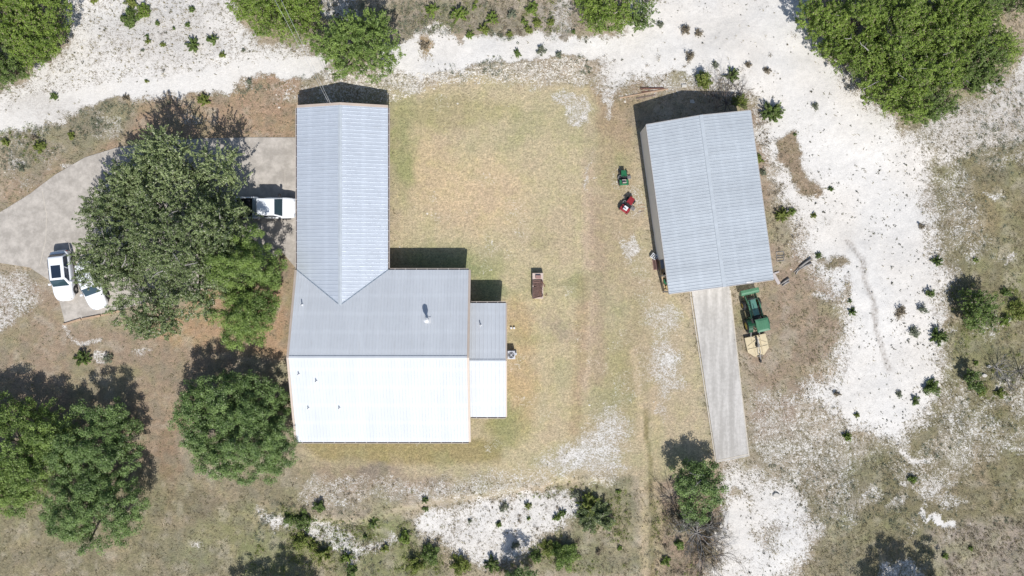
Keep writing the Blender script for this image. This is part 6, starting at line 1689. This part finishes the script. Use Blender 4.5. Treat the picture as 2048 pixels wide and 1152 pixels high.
# ------------------------------------------------------------------ things around the open bay of the shed
def place(o_name, builder, px, py, z, rz, label, cat, group=None):
    t = thing(o_name, label, cat, W(px, py, z), rz, group); builder(t); return t
def crate(t):
    mb = MB()
    for z_ in (0, .30):
        for i_ in range(4): mb.box(-.27, .27, -.20+i_*.12-.02, -.20+i_*.12+.02, z_, z_+.04) if z_ else None
    for x_ in (-.27,-.09,.09,.27): mb.box(x_-.025, x_+.025, -.22, .22, .30, .345)
    mb.box(-.29,.29,-.24,-.20,0,.35); mb.box(-.29,.29,.20,.24,0,.35); mb.box(-.29,-.25,-.2,.2,0,.35); mb.box(.25,.29,-.2,.2,0,.35)
    mb.build('crate_frame', M['whitemetal'], t, bevel=.008); mb = MB(); mb.box(-.25,.25,-.2,.2,.02,.22); mb.build('crate_inside', M['black'], t)
place('slatted_crate', crate, 1307, 513, 0, math.radians(-35), 'white slatted crate standing in the grass at the left wall of the shed', 'crate')
def sheet(t):
    mb = MB(); mb.beam((-.3,0,.05),(-.2,0,.75),.03,.9,up=(0,1,0)); mb.beam((0.05,.45,0),(.05,.45,.9),.05,.05); mb.box(-.35,.1,-.5,.5,.0,.06); mb.build('sheet', M['pinkbrick'], t)
place('leaning_panel', sheet, 1313, 529, 0, shed_rz, 'brown panel leaning at the start of the open bay, below the white crate', 'panel')
dk_z = .30
def bayp(x, y): return SW_(sx0 + x, sy0 + y, dk_z)
def tub(t):
    mb = MB(); mb.tube([(0,0,0),(0,0,.5),(0,0,.52)], [.19,.24,.25], 18, cap=False); mb.cyl((0,0,0),(0,0,.03),.19,n=18); mb.build('bin', M['black'], t)
    mb = MB(); mb.tube([(.25*math.cos(a),.25*math.sin(a),.52) for a in np.linspace(0,2*PI,20)], .018, 6, cap=False); mb.build('rim', M['steel'], t)
for (nm, fn, x_, y_, lab, cat) in (('black_bin', tub, .40, 1.75, 'round black bin standing on the deck of the open shed bay', 'bin'),):
    p = bayp(x_, y_); t = thing(nm, lab, cat, p, shed_rz); fn(t)
p = bayp(.42, 1.10); t = thing('push_mower', 'small push mower with green trim on the deck below the black bin', 'lawn mower', p, shed_rz + 1.4)
mb = MB(); mb.poly_slab([(.28*math.cos(a),.24*math.sin(a)) for a in np.linspace(0,2*PI,14)[:-1]], .08, .17); mb.build('deck', M['mgreen'], t, bevel=.01)
mb = MB(); mb.tube([(0,0,.17),(0,0,.34),(0,0,.37)], [.12,.12,.06], 12); mb.build('engine', M['black'], t)
for a, b in ((.2,.22),(.2,-.22),(-.2,.22),(-.2,-.22)): wheel(t, a, b, .09, .05, M['cream'])
mb = MB(); mb.tube([(-.2,.16,.15),(-.75,.18,.85),(-.78,0,.88),(-.75,-.18,.85),(-.2,-.16,.15)], .015, 6); mb.build('handle', M['black'], t)
p = bayp(.55, .55); t = thing('cardboard_box', 'tan box on the lower end of the open bay deck', 'box', p, shed_rz + .3)
mb = MB(); mb.box(-.22,.22,-.2,.2,0,.3); mb.build('box', mat('tan_card', rgb(214,184,124), .9), t, bevel=.01); mb = MB(); mb.box(-.22,0,-.34,-.2,.29,.30); mb.build('flap', bpy.data.materials['tan_card'], t)
p = bayp(.35, .28); mb = MB(); mb.tube([(.22*math.cos(a), .16*math.sin(a), .03) for a in np.linspace(0, 4.6, 16)], .03, 6); o = mb.build('garden_hose', M['black']); o.location = p; o.rotation_euler.z = shed_rz; tag(o, 'black curved hose end lying on the lowest corner of the open bay deck', 'hose')
